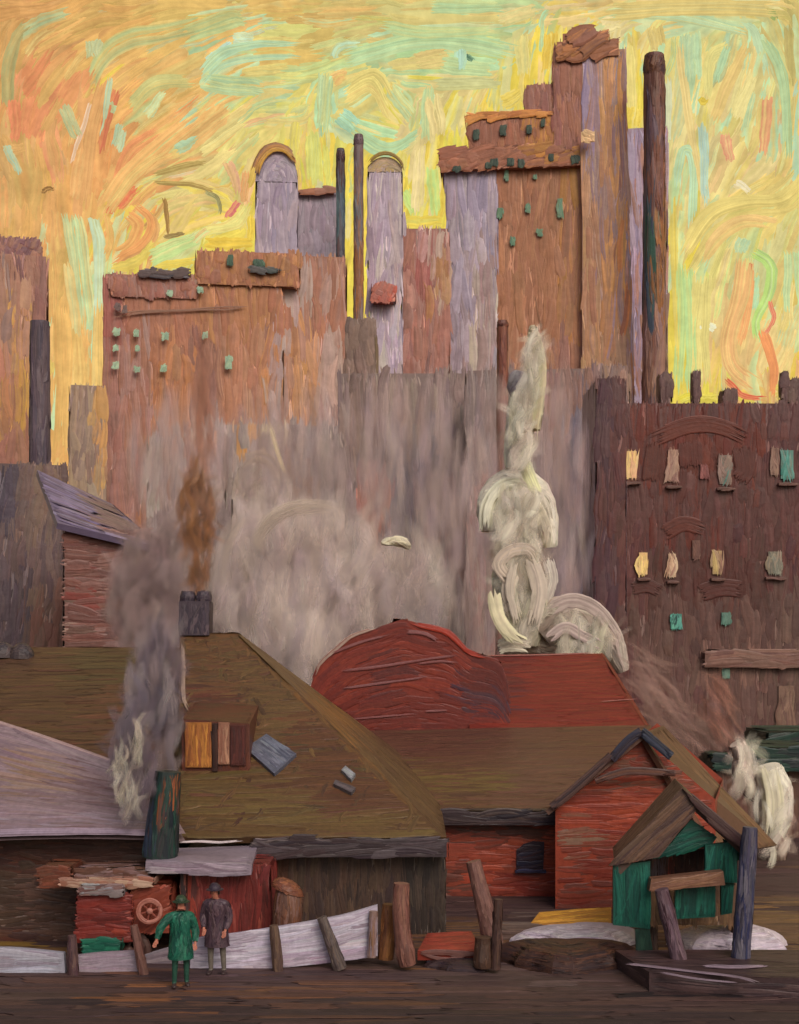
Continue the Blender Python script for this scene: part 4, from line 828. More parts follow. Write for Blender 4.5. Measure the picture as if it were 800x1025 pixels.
def lean_to():
    t = empty('lean_to_shed', (-6.4, 28.4, 0)); tag(t, 'brown lean-to shed under a sagging snow-covered mauve roof', 'shed')
    k = 28 / F; col = palette((138, 116, 122), (128, 106, 112), (148, 126, 130), (120, 96, 98), val=.06, patches=[(0, 745, 60, 790, (136, 108, 92), (142, 118, 110)), (-60, 725, 130, 760, (140, 120, 124), (126, 104, 110)), (-60, 815, 200, 840, (148, 130, 142), (134, 112, 120)), (60, 775, 140, 800, (112, 84, 84), (130, 108, 112))])
    rows = []
    for u in np.linspace(0, 1, 9):      # from the eave to the back edge
        row = []
        for v in np.linspace(0, 1, 13):
            x = -70 + v * 232
            eave = 836 - 4 * math.sin(v * 3) + (v - .5) * -2; ridge = 704 + 76 * v ** 1.15
            y = eave * (1 - u) + ridge * u; Yq = 27.2 * (1 - u) + (30.6 - 1.6 * v) * u
            row.append(P(x + (v * 24 * (1 - u)), y, Yq) + [0, 0, -.10 * math.sin(math.pi * u)])
        rows.append(row)
    g = np.array(rows); mb = MB(); mb.grid(g, col.mean); mb.grid(g[:, ::-1] - np.array([0, 0, .15]), col.mean * .8)
    paint(mb, gridsurf(g), col, 0, 5 * k, 80 * k, 3.6, k, .03, 5, NR=9, NC=8)
    edge = np.array([g[0]]) ; mb.strokes(edge + np.array([0, -.03, 0]), np.tile(np.array([0, -.8, .6]), (1, 13, 1)), np.array([.16]), lin((152, 134, 150))[None], lin((112, 92, 100))[None], h=.3)
    mb.strokes(g[-1:][:, ::1], np.tile(np.array([0, -.6, .8]), (1, 13, 1)), np.array([.1]), lin((176, 150, 146))[None], lin((130, 104, 104))[None], h=.3)
    mb.build('snowy_roof', NEAR, t)
    wc = palette((78, 52, 44), (70, 46, 42), (86, 58, 46), (92, 52, 40), val=.08, patches=[(-80, 830, 60, 930, (76, 56, 46), (68, 52, 44)), (-80, 840, 180, 868, (74, 46, 40), (66, 42, 38), (86, 50, 38)), (30, 870, 80, 940, (96, 70, 60), (80, 60, 54)), (60, 840, 150, 880, (82, 54, 48), (74, 48, 42))])
    block('wall', (-70, 834, 172, 0), 27.9, .4, wc, NEAR, t, w=4.5, L=46, layers=3.2, ang=0, bottom=0, top=False)
lean_to()

# dark iron stack through the lean-to roof
stack('stove_pipe', 'dark green-black iron stovepipe rising from the snowy lean-to roof', 160, 772, 858, 26, 36, 27.0, palette((44, 56, 52), (38, 44, 50), (54, 48, 52), (36, 66, 58), val=.14, patches=[(155, 790, 165, 825, (112, 66, 48), (80, 54, 48)), (140, 790, 152, 860, (52, 62, 80), (44, 50, 66)), (168, 770, 180, 800, (150, 82, 42), (48, 66, 58))]), NEAR, w=5, L=42, lean=8)

def red_booth():
    t = empty('booth', (-3.4, 27.4, 0)); tag(t, 'small red plank booth with snow on its flat roof', 'booth')
    rc = palette((126, 50, 46), (112, 42, 40), (138, 58, 50), (104, 44, 42), (146, 70, 62), val=.1, patches=[(182, 866, 200, 930, (150, 62, 50), (90, 50, 48)), (240, 866, 272, 930, (112, 44, 40), (96, 42, 38))])
    block('plank_wall', (184, 864, 271, 0), 26.9, 1.5, rc, NEAR, t, w=4, L=60, layers=3.6, bottom=0, h=.16)
    sc = palette((156, 140, 154), (142, 124, 138), (168, 154, 164), (128, 110, 122))
    mb = MB(); g = [P(146, 862, 26.5), P(252, 866, 26.5), P(258, 846, 28.2), P(150, 850, 28.2)]
    k = 27 / F; slab(mb, g, .18, sc, 4 * k, 60 * k, 2, 3.6, k, h=.2)
    lo = bil([g[0] - [0, .02, .22], g[1] - [0, .02, .2], g[1] - [0, .02, 0], g[0] - [0, .02, 0]]); paint(mb, lo, sc, 0, 4 * k, 60 * k, 3, k)
    mb.strokes(np.array([[P(x, y, 26.9) for x, y in smooth_path([(178, 843), (200, 842), (222, 843), (250, 840)], 9)]]), np.tile(np.array([0, -.5, .8]), (1, 9, 1)), np.array([.07]), lin((190, 176, 176))[None], lin((150, 132, 140))[None], h=.3)
    mb.build('snowy_roof', NEAR, t)
    block('dark_post', (181, 868, 187, 0), 26.8, .15, palette((70, 52, 52), (60, 46, 48), (150, 86, 72)), NEAR, t, w=2.5, L=40, bottom=0)
red_booth()

def red_hall():
    t = empty('market_hall', (2.4, 38, 0)); tag(t, 'long red hall with barrel vault, brown lower roof and brick front', 'hall')
    RED = [(126, 50, 38), (116, 45, 36), (134, 55, 40), (108, 44, 38)]
    rc = palette(*RED, val=.05, patches=[(455, 685, 530, 712, (84, 50, 56), (76, 48, 58), (98, 46, 44)), (470, 655, 530, 690, (96, 42, 38), (102, 44, 38)), (375, 660, 410, 695, (98, 44, 40), (92, 44, 42)), (520, 670, 640, 728, (124, 48, 36), (116, 44, 34)), (310, 700, 480, 735, (112, 46, 38), (104, 42, 36))])
    k = 41 / F
    # barrel vault
    Y = 40.6; prof = smooth_path([(309, 722), (312, 690), (319, 667), (338, 650), (352, 638), (376, 630), (402, 620), (420, 626), (447, 632), (462, 646), (473, 655), (500, 662), (510, 700)], 25)
    arc = np.array([P(x, y, Y) for x, y in prof]); back = arc + np.array([0, 9, 0]); n = len(arc)
    zb = P(0, 735, Y)[2]; mb = MB()
    foot = arc.copy(); foot[:, 2] = zb - .6; foot[:, 0] = np.linspace(arc[0, 0], arc[-1, 0], n)
    mb.grid(np.array([foot, arc, back]), rc.mean)
    paint(mb, gridsurf(np.stack([foot, foot * .5 + arc * .5, arc])), rc, 1, 5.5 * k, 44 * k, 3.6, 2 * k, .03, 3, NR=8, h=.05, lift=.01)
    paint(mb, gridsurf(np.stack([arc, back])), rc, 90, 12 * k, 60 * k, 2, k)
    hl = [([(330, 655), (360, 643), (395, 634)], 2.6), ([(405, 632), (425, 634), (440, 642)], 4), ([(335, 672), (375, 668), (425, 660), (466, 655)], 2.6), ([(338, 690), (380, 684), (440, 676)], 2.2), ([(425, 712), (450, 711)], 2), ([(350, 720), (420, 714)], 1.6), ([(415, 665), (440, 662), (460, 664)], 2)]
    for pts, wd in hl:
        pp = smooth_path(pts, 8); mb.strokes(np.array([[P(x, y, Y - .06) for x, y in pp]]), np.tile(np.array([0, -1.0, 0]), (1, 8, 1)), np.array([wd * k]), lin((128, 84, 84))[None], lin((116, 54, 48))[None], h=.1)
    ed = prof + 0; mb.strokes(np.array([[P(x, y - 1.5, Y - .05) for x, y in ed[3:12]]]), np.tile(np.array([0, -1.0, 0]), (1, 9, 1)), np.array([4 * k]), lin((164, 140, 128))[None], lin((120, 62, 50))[None], h=.25)
    mb.strokes(np.array([[P(x, y, Y - .05) for x, y in ed[13:22]]]), np.tile(np.array([0, -1.0, 0]), (1, 9, 1)), np.array([6 * k]), lin((146, 50, 38))[None], lin((160, 60, 44))[None], h=.25)
    mb.build('vault', NEAR, t)
    # upper red roof, right of the vault
    mb = MB(); a, b = P(470, 732, 40.2), P(648, 730, 40.2); c, d = P(602, 654, 44.5), P(470, 657, 44.5)
    slab(mb, [a, b, c, d], .2, rc, 6 * k, 60 * k, 0, 3.4, k)
    slab(mb, [b, P(652, 730, 46), P(604, 654, 46), c], .2, rc, 8 * k, 40 * k, 80, 2, 0)
    for pts, wd in (([(600, 704), (640, 701)], 1.8), ([(478, 658), (540, 657), (600, 655)], 3.5)):
        pp = smooth_path(pts, 8); nn = np.cross(b - a, d - a); nn /= np.linalg.norm(nn)
        mb.strokes(np.array([[on_plane(x, y, a, nn) + nn * .06 for x, y in pp]]), np.tile(nn, (1, 8, 1)), np.array([wd * k]), lin((150, 96, 88))[None], lin((110, 48, 40))[None], h=.25)
    mb.build('upper_roof', NEAR, t)
    # broad brown lower roof
    bc = palette((100, 66, 50), (94, 60, 48), (106, 72, 54), (98, 70, 54), val=.04, patches=[(390, 768, 510, 800, (106, 84, 48), (98, 76, 46), (110, 88, 52)), (330, 725, 640, 760, (98, 62, 48), (92, 58, 46)), (510, 760, 640, 812, (104, 68, 56), (98, 64, 54)), (400, 795, 510, 815, (92, 60, 46), (84, 54, 44))])
    mb = MB(); q = [P(322, 818, 32.6), P(640, 814, 32.6), P(652, 726, 40.3), P(322, 732, 40.3)]; kk = 36 / F
    slab(mb, q, .16, bc, 7 * kk, 70 * kk, 1, 3.2, kk, .03); paint(mb, bil(q), palette((88, 56, 46), (110, 74, 56), (96, 70, 48), (104, 64, 52), val=.08), 6, 5 * kk, 36 * kk, .7, 0, .08, 14, h=.22); mb.build('lower_roof', NEAR, t)
    # dark gutter and the brick front
    gc = palette((52, 42, 48), (44, 36, 44), (64, 50, 52), (76, 60, 58))
    block('gutter', (436, 811, 574, 826), 32.3, .4, gc, NEAR, t, w=3.5, L=70, ang=0, curve=.03, h=.18)
    block('gutter_end', (562, 812, 576, 832), 32.2, .3, palette((44, 42, 60), (36, 36, 52), (60, 50, 56)), NEAR, t, w=4, L=14, ang=60)
    wc = palette((140, 60, 42), (132, 56, 40), (150, 66, 44), (120, 50, 38), val=.06, dk=1.15, patches=[(450, 818, 560, 838, (92, 52, 44), (84, 50, 44), (104, 52, 42)), (440, 870, 480, 960, (104, 52, 42), (92, 50, 42), (84, 54, 46)), (500, 880, 620, 920, (124, 46, 36), (116, 42, 34)), (440, 835, 480, 875, (134, 60, 44), (124, 54, 42))])
    block('brick_wall', (440, 818, 640, 0), 32.75, 7, wc, NEAR, t, w=5, L=46, layers=3.6, ang=0, bottom=0, top=False)
    mb = MB(); Yw = 32.7; wcx = palette((54, 38, 48), (46, 34, 46), (66, 42, 46), (40, 38, 62))
    pr = [(517, 870), (517, 852), (524, 845), (534, 842), (545, 843), (544, 870)]; v = [P(x, y, Yw) for x, y in pr]
    mb.add(np.array(v + [p + np.array([0, .2, 0]) for p in v]), [[0, 5, 4, 1], [1, 4, 3, 2], [0, 1, 7, 6], [1, 2, 8, 7], [2, 3, 9, 8], [3, 4, 10, 9], [4, 5, 11, 10], [5, 0, 6, 11]], wcx.mean)
    kw = Yw / F; paint(mb, bil([P(517, 870, Yw - .02), P(545, 870, Yw - .02), P(544, 845, Yw - .02), P(518, 848, Yw - .02)]), wcx, 2, 4 * kw, 26 * kw, 4, .6 * kw, .05)
    wn = mb.build('arched_window', NEAR, t)
    mb = MB(); mb.box(P(516, 874, Yw - .1), P(546, 870, Yw + .1), lin((52, 50, 78))); paint(mb, bil([P(516, 874, Yw - .11), P(546, 874, Yw - .11), P(546, 869.5, Yw - .11), P(516, 869.5, Yw - .11)]), palette((50, 48, 82), (60, 46, 54)), 0, 2.4 * kw, 26 * kw, 3); mb.build('sill', NEAR, wn)
red_hall()

def gable_house():
    t = empty('brick_house', (5.2, 32, 0)); tag(t, 'orange-red brick gable house with dark blue apex boards and brown roof', 'house')
    Y = 31.2; k = Y / F
    wc = palette((142, 62, 42), (134, 56, 40), (152, 68, 46), (122, 50, 38), val=.06, dk=1.15, patches=[(590, 750, 690, 768, (124, 56, 40), (110, 48, 38)), (560, 768, 700, 785, (112, 70, 54), (98, 62, 50)), (560, 840, 640, 920, (116, 46, 36), (124, 54, 40), (108, 60, 50)), (570, 828, 612, 850, (128, 96, 80), (120, 58, 44))])
    apex, lo_l, lo_r = P(641, 736, Y), P(556, 806, Y), P(716, 800, Y)
    gl, gr = np.array([lo_l[0], Y, 0]), np.array([lo_r[0], Y, 0]); mb = MB(); dv = np.array([1.2, 4.5, 0])
    v = [gl, gr, lo_r, apex, lo_l]; v2 = [p + dv for p in v]
    mb.add(np.array(v + v2), [[0, 1, 2, 4], [4, 2, 3, 3], [6, 5, 9, 7], [7, 9, 8, 8], [0, 4, 9, 5], [2, 1, 6, 7]], wc.mean)
    paint(mb, bil([gl, gr, lo_r, lo_l]), wc, 1, 6 * k, 46 * k, 3.6, 0, .04)
    paint(mb, bil([lo_l * .98 + apex * .02, lo_r * .98 + apex * .02, apex * .7 + lo_r * .3, apex * .7 + lo_l * .3]), wc, 0, 5 * k, 36 * k, 4, 0, .04)
    paint(mb, bil([apex * .7 + lo_l * .3, apex * .7 + lo_r * .3, apex + [.01, 0, 0], apex - [.01, 0, 0]]), wc, 0, 4 * k, 16 * k, 4, 0, .04)
    paint(mb, bil([gl + dv, gl, lo_l, lo_l + dv]), wc, 0, 7 * k, 46 * k, 2, 0)
    mb.build('brick_wall', NEAR, t)
    rc = palette((104, 70, 56), (96, 64, 52), (112, 78, 60), (88, 58, 50), val=.06, patches=[(690, 745, 770, 830, (110, 76, 58), (118, 86, 62), (102, 70, 56))])
    mb = MB(); up = np.array([0, -.25, .06])
    A, B = apex + up, P(664, 726, Y + 4.6); Cc, D = P(778, 846, Y + 2.0), P(716, 856, Y - .2)
    # the right slope
    n = np.cross(Cc - D, A - D); slab(mb, [D, Cc, B, A], .12, rc, 5 * k, 54 * k, 96, 4, k, .02)
    L0, L1 = lo_l + up + [-.25, 0, -.15], lo_l + dv + [-.25, 0, -.1]
    slab(mb, [L1, L0, A, B], .12, rc, 6 * k, 40 * k, 90, 2.4, 0)
    mb.build('roof', NEAR, t)
    # barge boards: dark on the left rake, blue-black at the apex
    def board(pts, wd, cols, nm, par=t):
        m = MB(); pp = smooth_path(pts, 10); path = np.array([P(x, y, Y - .34) for x, y in pp]); m.tube(path, wd * k * .45, lin(cols[0]), 8, .5)
        q = np.array([[p + np.array([0, -.06, o * wd * k * .25]) for p in path] for o in (-1, 0, 1)])
        m.strokes(q, np.tile(np.array([0, -1.0, 0]), (3, 10, 1)), np.full(3, wd * k * .6), np.array([lin(c) for c in (cols * 3)[:3]]), np.array([lin(c) for c in (cols[::-1] * 3)[:3]]), h=.2); m.build(nm, NEAR, par)
    board([(552, 808), (566, 797), (590, 776), (612, 756)], 9, ((70, 50, 48), (58, 44, 46), (84, 58, 50)), 'barge_board')
    board([(612, 760), (628, 742), (642, 732)], 10, ((52, 42, 50), (44, 38, 50), (40, 42, 60)), 'apex_board')
    board([(642, 732), (654, 742), (672, 757)], 10, ((40, 44, 58), (52, 56, 72), (36, 36, 46)), 'apex_board')
    board([(596, 782), (625, 772), (650, 772), (676, 774)], 7, ((84, 56, 50), (98, 66, 54), (76, 52, 48)), 'string_course')
gable_house()

def limb(name, top, bot, wd, Y, col, parent=None, taper=.8, w=3.2, L=36, origin=None, bend=0):
    """a rough-hewn post"""
    k = Y / F; a = P(*bot, Y); b = P(*top, Y); n = 7
    path = np.array([a + (b - a) * q + np.array([bend * k * math.sin(math.pi * q), 0, 0]) for q in np.linspace(0, 1, n)])
    rad = np.linspace(wd, wd * taper, n) * k / 2 * (1 + .06 * rng.standard_normal(n)); mb = MB(); mb.tube(path, rad, col.mean, 10)
    g = tube_pts(path, rad, 10); g = np.concatenate([g, g[:, :1]], 1)
    paint(mb, gridsurf(g), col, 90, w * k, L * k, 3.4, .4 * k, .03, 5, h=.16)
    top_g = np.array([b + np.array([math.cos(q) * rad[-1] * .6, math.sin(q) * rad[-1] * .6, .01]) for q in np.linspace(0, 6.28, 6)])
    return mb.build(name, NEAR, parent, origin)

def hut():
    Y = 26.0; k = Y / F
    t = empty('hut', P(680, 960, Y) * [1, 1, 0]); tag(t, 'open-fronted yard hut with green hatch doors and gabled brown roof', 'hut')
    GR = [(22, 84, 70), (16, 74, 64), (30, 96, 80), (14, 58, 52), (18, 66, 58)]; gp = palette(*GR, val=.16, dk=1.12)
    rc = palette((84, 62, 56), (76, 56, 52), (94, 70, 60), (68, 50, 50), (104, 78, 62), val=.07)
    ap, l0, r0 = P(684, 793, Y), P(612, 866, Y), P(752, 856, Y); dep = np.array([0.35, 2.6, 0]); fw = np.array([0, -.45, 0])
    mb = MB()
    slab(mb, [l0 + dep + fw, l0 + fw, ap + fw, ap + dep], .14, rc, 6 * k, 46 * k, 90, 3, k)
    slab(mb, [r0 + fw, r0 + dep, ap + dep, ap + fw], .14, rc, 6 * k, 46 * k, 90, 3, k)
    roof = mb.build('roof', NEAR, t)
    def face(q, dY, nm, cols, ang, w_=6, L_=46, par=t, layers=4, th=.1):
        m = MB(); pts = [P(x, y, Y + dY) for x, y in q]; slab(m, pts, th, cols, w_ * k, L_ * k, ang, layers, .6 * k, .03, 5, h=.16) if False else slab(m, pts, th, cols, w_ * k, L_ * k, ang, layers, .6 * k, .03, .16, 5)
        return m.build(nm, NEAR, par)
    # wide front boards of the gable
    face([(610, 867), (660, 858), (702, 805), (683, 789)], -.55, 'front_board', rc, 82, 6, 60)
    face([(712, 822), (755, 860), (757, 848), (684, 790)], -.62, 'front_board', palette((76, 54, 52), (84, 62, 56), (68, 48, 48)), 0, 6, 50)
    # green gable, hatch doors, lower door
    face([(660, 858), (712, 846), (718, 838), (692, 820)], -.3, 'green_gable', gp, 35, 6, 36)
    face([(614, 926), (651, 930), (651, 862), (614, 866)], -.45, 'hatch_door', gp, 88, 5, 60)
    face([(706, 882), (738, 884), (738, 842), (706, 846)], -.4, 'hatch_door', gp, 84, 5, 40)
    face([(676, 920), (716, 918), (716, 884), (676, 886)], -.35, 'lower_door', gp, 86, 6, 32)
    face([(722, 916), (733, 914), (735, 884), (722, 884)], -.3, 'lower_door', gp, 86, 4, 32)
    face([(638, 962), (656, 966), (650, 928), (636, 930)], -.42, 'green_leg', palette((34, 62, 52), (28, 52, 46), (44, 76, 62)), 82, 4, 40)
    # dark inside with a red glimpse, counter
    block('back_wall', (640, 848, 738, 900), Y + .9, .15, palette((70, 44, 40), (84, 52, 44), (60, 40, 40), patches=[(664, 862, 672, 880, (150, 64, 46)), (650, 862, 664, 880, (106, 90, 96))]), NEAR, t, w=4, L=36)
    block('lower_wall', (652, 884, 742, 926), Y + .6, .6, palette((112, 84, 62), (100, 74, 58), (122, 92, 66)), NEAR, t, w=5, L=40)
    for xl in (654, 735): limb('rear_leg', (xl, 900), (xl, 955), 9, Y + .9, palette((70, 54, 50), (84, 62, 52)), t)
    face([(650, 892), (726, 886), (724, 872), (652, 880)], -.75, 'counter', palette((122, 84, 66), (112, 76, 62), (132, 94, 72)), 4, 4, 60, th=.25)
    face([(733, 862), (748, 860), (748, 848), (724, 840)], -.2, 'side_panel', gp, 80, 4, 20)
hut()

def green_roof():
    Y = 42.0; k = Y / F; b = P(770, HOR, Y); b[2] = 0
    t = empty('shed', b); tag(t, 'dark green flat-roofed shed at the right edge beneath the tenement', 'shed')
    gc = palette((34, 58, 50), (28, 48, 46), (44, 68, 56), (40, 46, 48), val=.1)
    block('roof', (752, 748, 900, 772), Y, 3, gc, NEAR, t, w=5, L=50, ang=2)
    block('roof', (768, 732, 900, 752), Y + 3.2, 3, gc, NEAR, t, w=5, L=40, ang=10)
    block('eave', (715, 757, 740, 772), Y + .4, 2.2, gc, NEAR, t, w=5, L=22, ang=-6)
    block('wall', (716, 768, 900, 0), Y + .6, 5, palette((104, 74, 62), (96, 68, 60), (112, 84, 70), (88, 62, 58), patches=[(750, 845, 900, 905, (92, 72, 72), (100, 80, 76), (84, 62, 60))]), NEAR, t, w=5, L=50, bottom=0, top=False)
green_roof()

# ================================================================== YARD CLUTTER
def fence(label, top, bot, Y, cols, posts=()):
    c = P(np.mean([p[0] for p in top]), HOR, Y); c[2] = 0; k = Y / F
    t = empty('board_fence', c); tag(t, label, 'fence', 'whitewashed board fences along the yard')
    a = smooth_path(top, 13); b = smooth_path(bot, 13); rows = []
    for u in np.linspace(0, 1, 5): rows.append([P(*(b[i] * (1 - u) + a[i] * u), Y) for i in range(13)])
    g = np.array(rows); mb = MB(); mb.grid(g, cols.mean); g2 = g + np.array([0, .12, 0]); mb.grid(g2[:, ::-1], cols.mean)
    mb.grid(np.array([g[-1], g2[-1]]), cols.mean); mb.grid(np.array([g2[0], g[0]]), cols.mean)
    mb.grid(np.array([g2[:, 0], g[:, 0]]).transpose(1, 0, 2)[::-1], cols.mean); mb.grid(np.array([g[:, -1], g2[:, -1]]).transpose(1, 0, 2)[::-1], cols.mean)
    paint(mb, gridsurf(g), cols, 0, 4.5 * k, 60 * k, 4, 1.2 * k, .02, 3, h=.16, NR=8)
    mb.build('boards', NEAR, t)
    for x0, y0, x1, y1, wd, pc in posts: limb('post', (x0, y0), (x1, y1), wd, Y - .2, pc, t)
    return t
WH = palette((198, 190, 206), (184, 174, 192), (206, 196, 208), (166, 152, 168), val=.06, patches=[(250, 948, 400, 980, (176, 158, 176), (190, 178, 192)), (370, 900, 392, 970, (140, 118, 130), (154, 138, 148))])
pc1 = palette((98, 76, 64), (110, 86, 70), (88, 66, 60)); pc2 = palette((96, 84, 80), (110, 94, 84), (84, 72, 72))
fence('long whitewashed board fence rising to the right below the plank wall', [(192, 940), (240, 934), (290, 926), (340, 917), (378, 906)], [(190, 974), (240, 971), (290, 968), (340, 962), (378, 957)], 25.6, WH, [(274, 926, 279, 976, 11, pc1), (322, 918, 341, 970, 13, pc2)])
fence('short whitewashed fence panel below the red cart', [(74, 957), (100, 954), (140, 952)], [(74, 982), (100, 982), (138, 978)], 25.3, palette((152, 138, 150), (142, 124, 136), (162, 148, 160)), [(72, 936, 74, 986, 11, palette((88, 62, 64), (76, 54, 60), (104, 78, 74))), (134, 926, 146, 984, 9, palette((126, 90, 80), (112, 78, 72)))])
fence('pale blue-white fence panel at the far left edge of the yard', [(-40, 950), (10, 949), (64, 954)], [(-40, 988), (10, 990), (66, 984)], 25.2, palette((160, 158, 172), (170, 166, 178), (142, 132, 146), (174, 174, 188)), [])
fence('short whitewashed fence scrap between the green-coated figure and booth', [(140, 958), (165, 950), (192, 944)], [(140, 978), (165, 977), (190, 974)], 25.9, palette((140, 126, 134), (128, 112, 122), (150, 136, 142)), [])

def post(label, top, bot, wd, Y, cols, **kw):
    base = P(*bot, Y); kw.setdefault('taper', .85)
    return tag(limb('post', top, bot, wd, Y, cols, None, origin=base, **kw), label, 'post', 'rough timber posts about the yard')
post('reddish rough timber post near the dark shed corner', (402, 884), (408, 966), 18, 25.4, palette((126, 84, 74), (112, 74, 66), (138, 96, 82)), bend=-3)
post('tall mauve-brown leaning post in front of the brick hall', (474, 862), (494, 945), 20, 26.3, palette((124, 88, 80), (112, 78, 72), (134, 98, 88)), taper=.7)
post('short dark stump post beside the mauve-brown leaning one', (499, 900), (496, 970), 10, 25.2, palette((78, 56, 50), (66, 48, 46), (90, 64, 54)))
post('squat dark brown stump at the foot of the leaning post', (484, 938), (484, 968), 20, 25.3, palette((84, 60, 48), (74, 54, 46)))
post('plum-coloured leaning prop under the hut counter', (662, 890), (680, 962), 18, 24.9, palette((104, 82, 92), (88, 64, 72), (120, 98, 106), (70, 48, 54)), taper=.8)
post('tall blue-grey post with dark tip right of the hut', (751, 828), (741, 966), 20, 25.0, palette((88, 84, 100), (76, 70, 84), (104, 98, 108), (52, 54, 84), val=.1), taper=.75)
post('ochre-streaked timber post ending the long white fence', (374, 912), (372, 958), 9, 25.5, palette((132, 104, 96), (150, 132, 140), (138, 100, 60)))
post('orange-brown plank prop left of the reddish post', (390, 905), (386, 960), 16, 25.8, palette((142, 96, 54), (120, 78, 48), (96, 60, 46)))

def barrel():
    Y = 26.6; k = Y / F; b = P(287, 938, Y)
    t = empty('barrel', b); tag(t, 'rusty brown barrel with tilted lid behind the white fence', 'barrel')
    col = palette((110, 74, 58), (98, 66, 56), (122, 80, 58), (130, 98, 88)); mb = MB()
    path = np.array([b + (P(289, 888, Y) - b) * q for q in np.linspace(0, 1, 7)]); rad = np.array([12, 13.5, 14.5, 15, 14.5, 13.5, 12]) * k
    mb.tube(path, rad, col.mean, 14); g = tube_pts(path, rad, 14); paint(mb, gridsurf(np.concatenate([g, g[:, :1]], 1)), col, 90, 4 * k, 30 * k, 3.6, .5 * k); mb.build('body', NEAR, t)
    mb = MB(); lc = palette((122, 72, 52), (134, 82, 58), (108, 64, 50)); g = dome_pts(P(288, 892, Y), 16 * k, 15 * k, 12 * k); g[..., 2] += (g[..., 0] - g[..., 0].mean()) * -.35
    mb.grid(g, lc.mean); paint(mb, gridsurf(g), lc, 20, 5 * k, 22 * k, 3, k, angj=20); mb.build('lid', NEAR, t)
barrel()

def red_cart():
    Y = 26.3; k = Y / F; b = P(110, HOR, Y); b[2] = 0
    t = empty('cart', b); tag(t, 'red freight cart with snow on top and a green underboard', 'cart')
    rc = palette((118, 46, 40), (108, 40, 36), (128, 50, 42), (100, 42, 38), val=.08, patches=[(70, 895, 78, 945, (150, 70, 52)), (122, 895, 134, 945, (146, 62, 48), (120, 48, 40))])
    block('body', (76, 894, 133, 942), Y, 1.3, rc, NEAR, t, w=5, L=44, ang=0, layers=4, h=.18)
    oc = palette((136, 62, 46), (122, 54, 42), (146, 74, 54)); block('front_box', (131, 886, 171, 934), Y + .1, 1.1, oc, NEAR, t, w=5, L=30, ang=30, layers=3.6)
    block('underboard', (82, 941, 122, 956), Y - .12, .3, palette((26, 84, 68), (20, 70, 58), (34, 96, 76), grey=0, dk=1.2), NEAR, t, w=5, L=34, ang=2, layers=4)
    for rect, dY, dep, cols, nm in (((60, 880, 154, 887), -.05, 1.3, [(178, 146, 126), (146, 96, 78), (160, 120, 104)], 'snow_cover'), ((78, 886, 124, 896), -.12, .4, [(150, 150, 154), (132, 118, 118), (118, 84, 80)], 'snow_cover'),
            ((38, 869, 72, 889), .1, 1.1, [(118, 66, 48), (104, 58, 44), (96, 64, 52)], 'tarpaulin'), ((74, 870, 150, 882), .25, 1.0, [(104, 72, 60), (130, 104, 104), (92, 62, 52)], 'tarpaulin')):
        block(nm, rect, Y + dY, dep, palette(*cols, val=.1), NEAR, t, w=3.5, L=30, ang=2, layers=4, over=3)
    # wheels: the one seen against the front box and the ones behind the fence
    def wheel(x, y, r, dY, c1, c2):
        m = MB(); th = np.linspace(0, 2 * np.pi, 25); path = np.array([P(x + r * math.cos(q), y - r * math.sin(q), Y + dY) for q in th])
        ring = tube_pts(path[:-1], r * .2 * k, 8); m.grid(np.concatenate([ring, ring[:1]]), lin(c1), wrap=True)
        m.strokes(np.array([path[:20]]) + np.array([0, -r * .2 * k, 0]), np.tile(np.array([0, -1., 0]), (1, 20, 1)), np.array([r * .42 * k]), lin(c1)[None], lin(c2)[None], h=.25)
        wl = m.build('wheel', NEAR, t); m = MB()
        for q in range(6):
            a = q * math.pi / 3 + .3; m.tube([P(x, y, Y + dY), P(x + r * .45 * math.cos(a), y - r * .45 * math.sin(a), Y + dY), P(x + r * .95 * math.cos(a), y - r * .95 * math.sin(a), Y + dY)], r * .09 * k, lin(c2), 6)
        m.build('spokes', NEAR, wl); m = MB(); g = dome_pts(np.zeros(3), r * .3 * k, r * .3 * k, r * .2 * k); g = g[..., [0, 2, 1]] * np.array([1, -1, 1]) + P(x, y, Y + dY - .02)
        m.grid(g[:, ::-1], lin(c1)); m.build('hub', NEAR, wl)
    wheel(150, 912, 11, -.12, (168, 110, 96), (132, 70, 58)); wheel(92, 952, 20, .3, (84, 60, 54), (70, 50, 46)); wheel(128, 952, 20, .3, (84, 60, 54), (70, 50, 46))
    m = MB(); cc = palette((96, 72, 62), (84, 62, 58)); m.box(P(78, 958, Y + .9), P(132, 950, Y + 1.1), cc.mean); m.build('axle', NEAR, t)
red_cart()

def flat_cart():
    Y = 26.2; k = Y / F; b = P(450, HOR, Y); b[2] = 0
    t = empty('cart', b); tag(t, 'low bright red flat cart between the reddish and leaning posts', 'cart')
    m = MB(); c = palette((150, 62, 48), (138, 54, 44), (128, 56, 46)); q = [P(418, 952, Y - .5), P(482, 952, Y - .5), P(472, 932, Y + .3), P(428, 934, Y + .3)]
    slab(m, q, .18, c, 5 * k, 40 * k, 2, 4, k, h=.2); paint(m, bil([P(420, 958, Y - .52), P(482, 957, Y - .52), P(482, 951, Y - .52), P(420, 951, Y - .52)]), palette((116, 78, 72), (104, 60, 54)), 0, 3.5 * k, 40 * k, 3); m.build('deck', NEAR, t)
    for x in (432, 470):
        m = MB(); p = P(x, 962, Y - .2); g = tube_pts(np.array([p + [0, -.25, 0], p + [0, -.2, 0], p + [0, .6, 0]]), np.array([.1, .12, .12]), 12); m.grid(g, lin((40, 36, 46)), wrap=True); m.add(np.vstack([g[0], p + [0, -.26, 0]]), [[j, (j + 1) % 12, 12, 12] for j in range(12)], lin((46, 40, 50))); m.build('wheel', NEAR, t)
flat_cart()

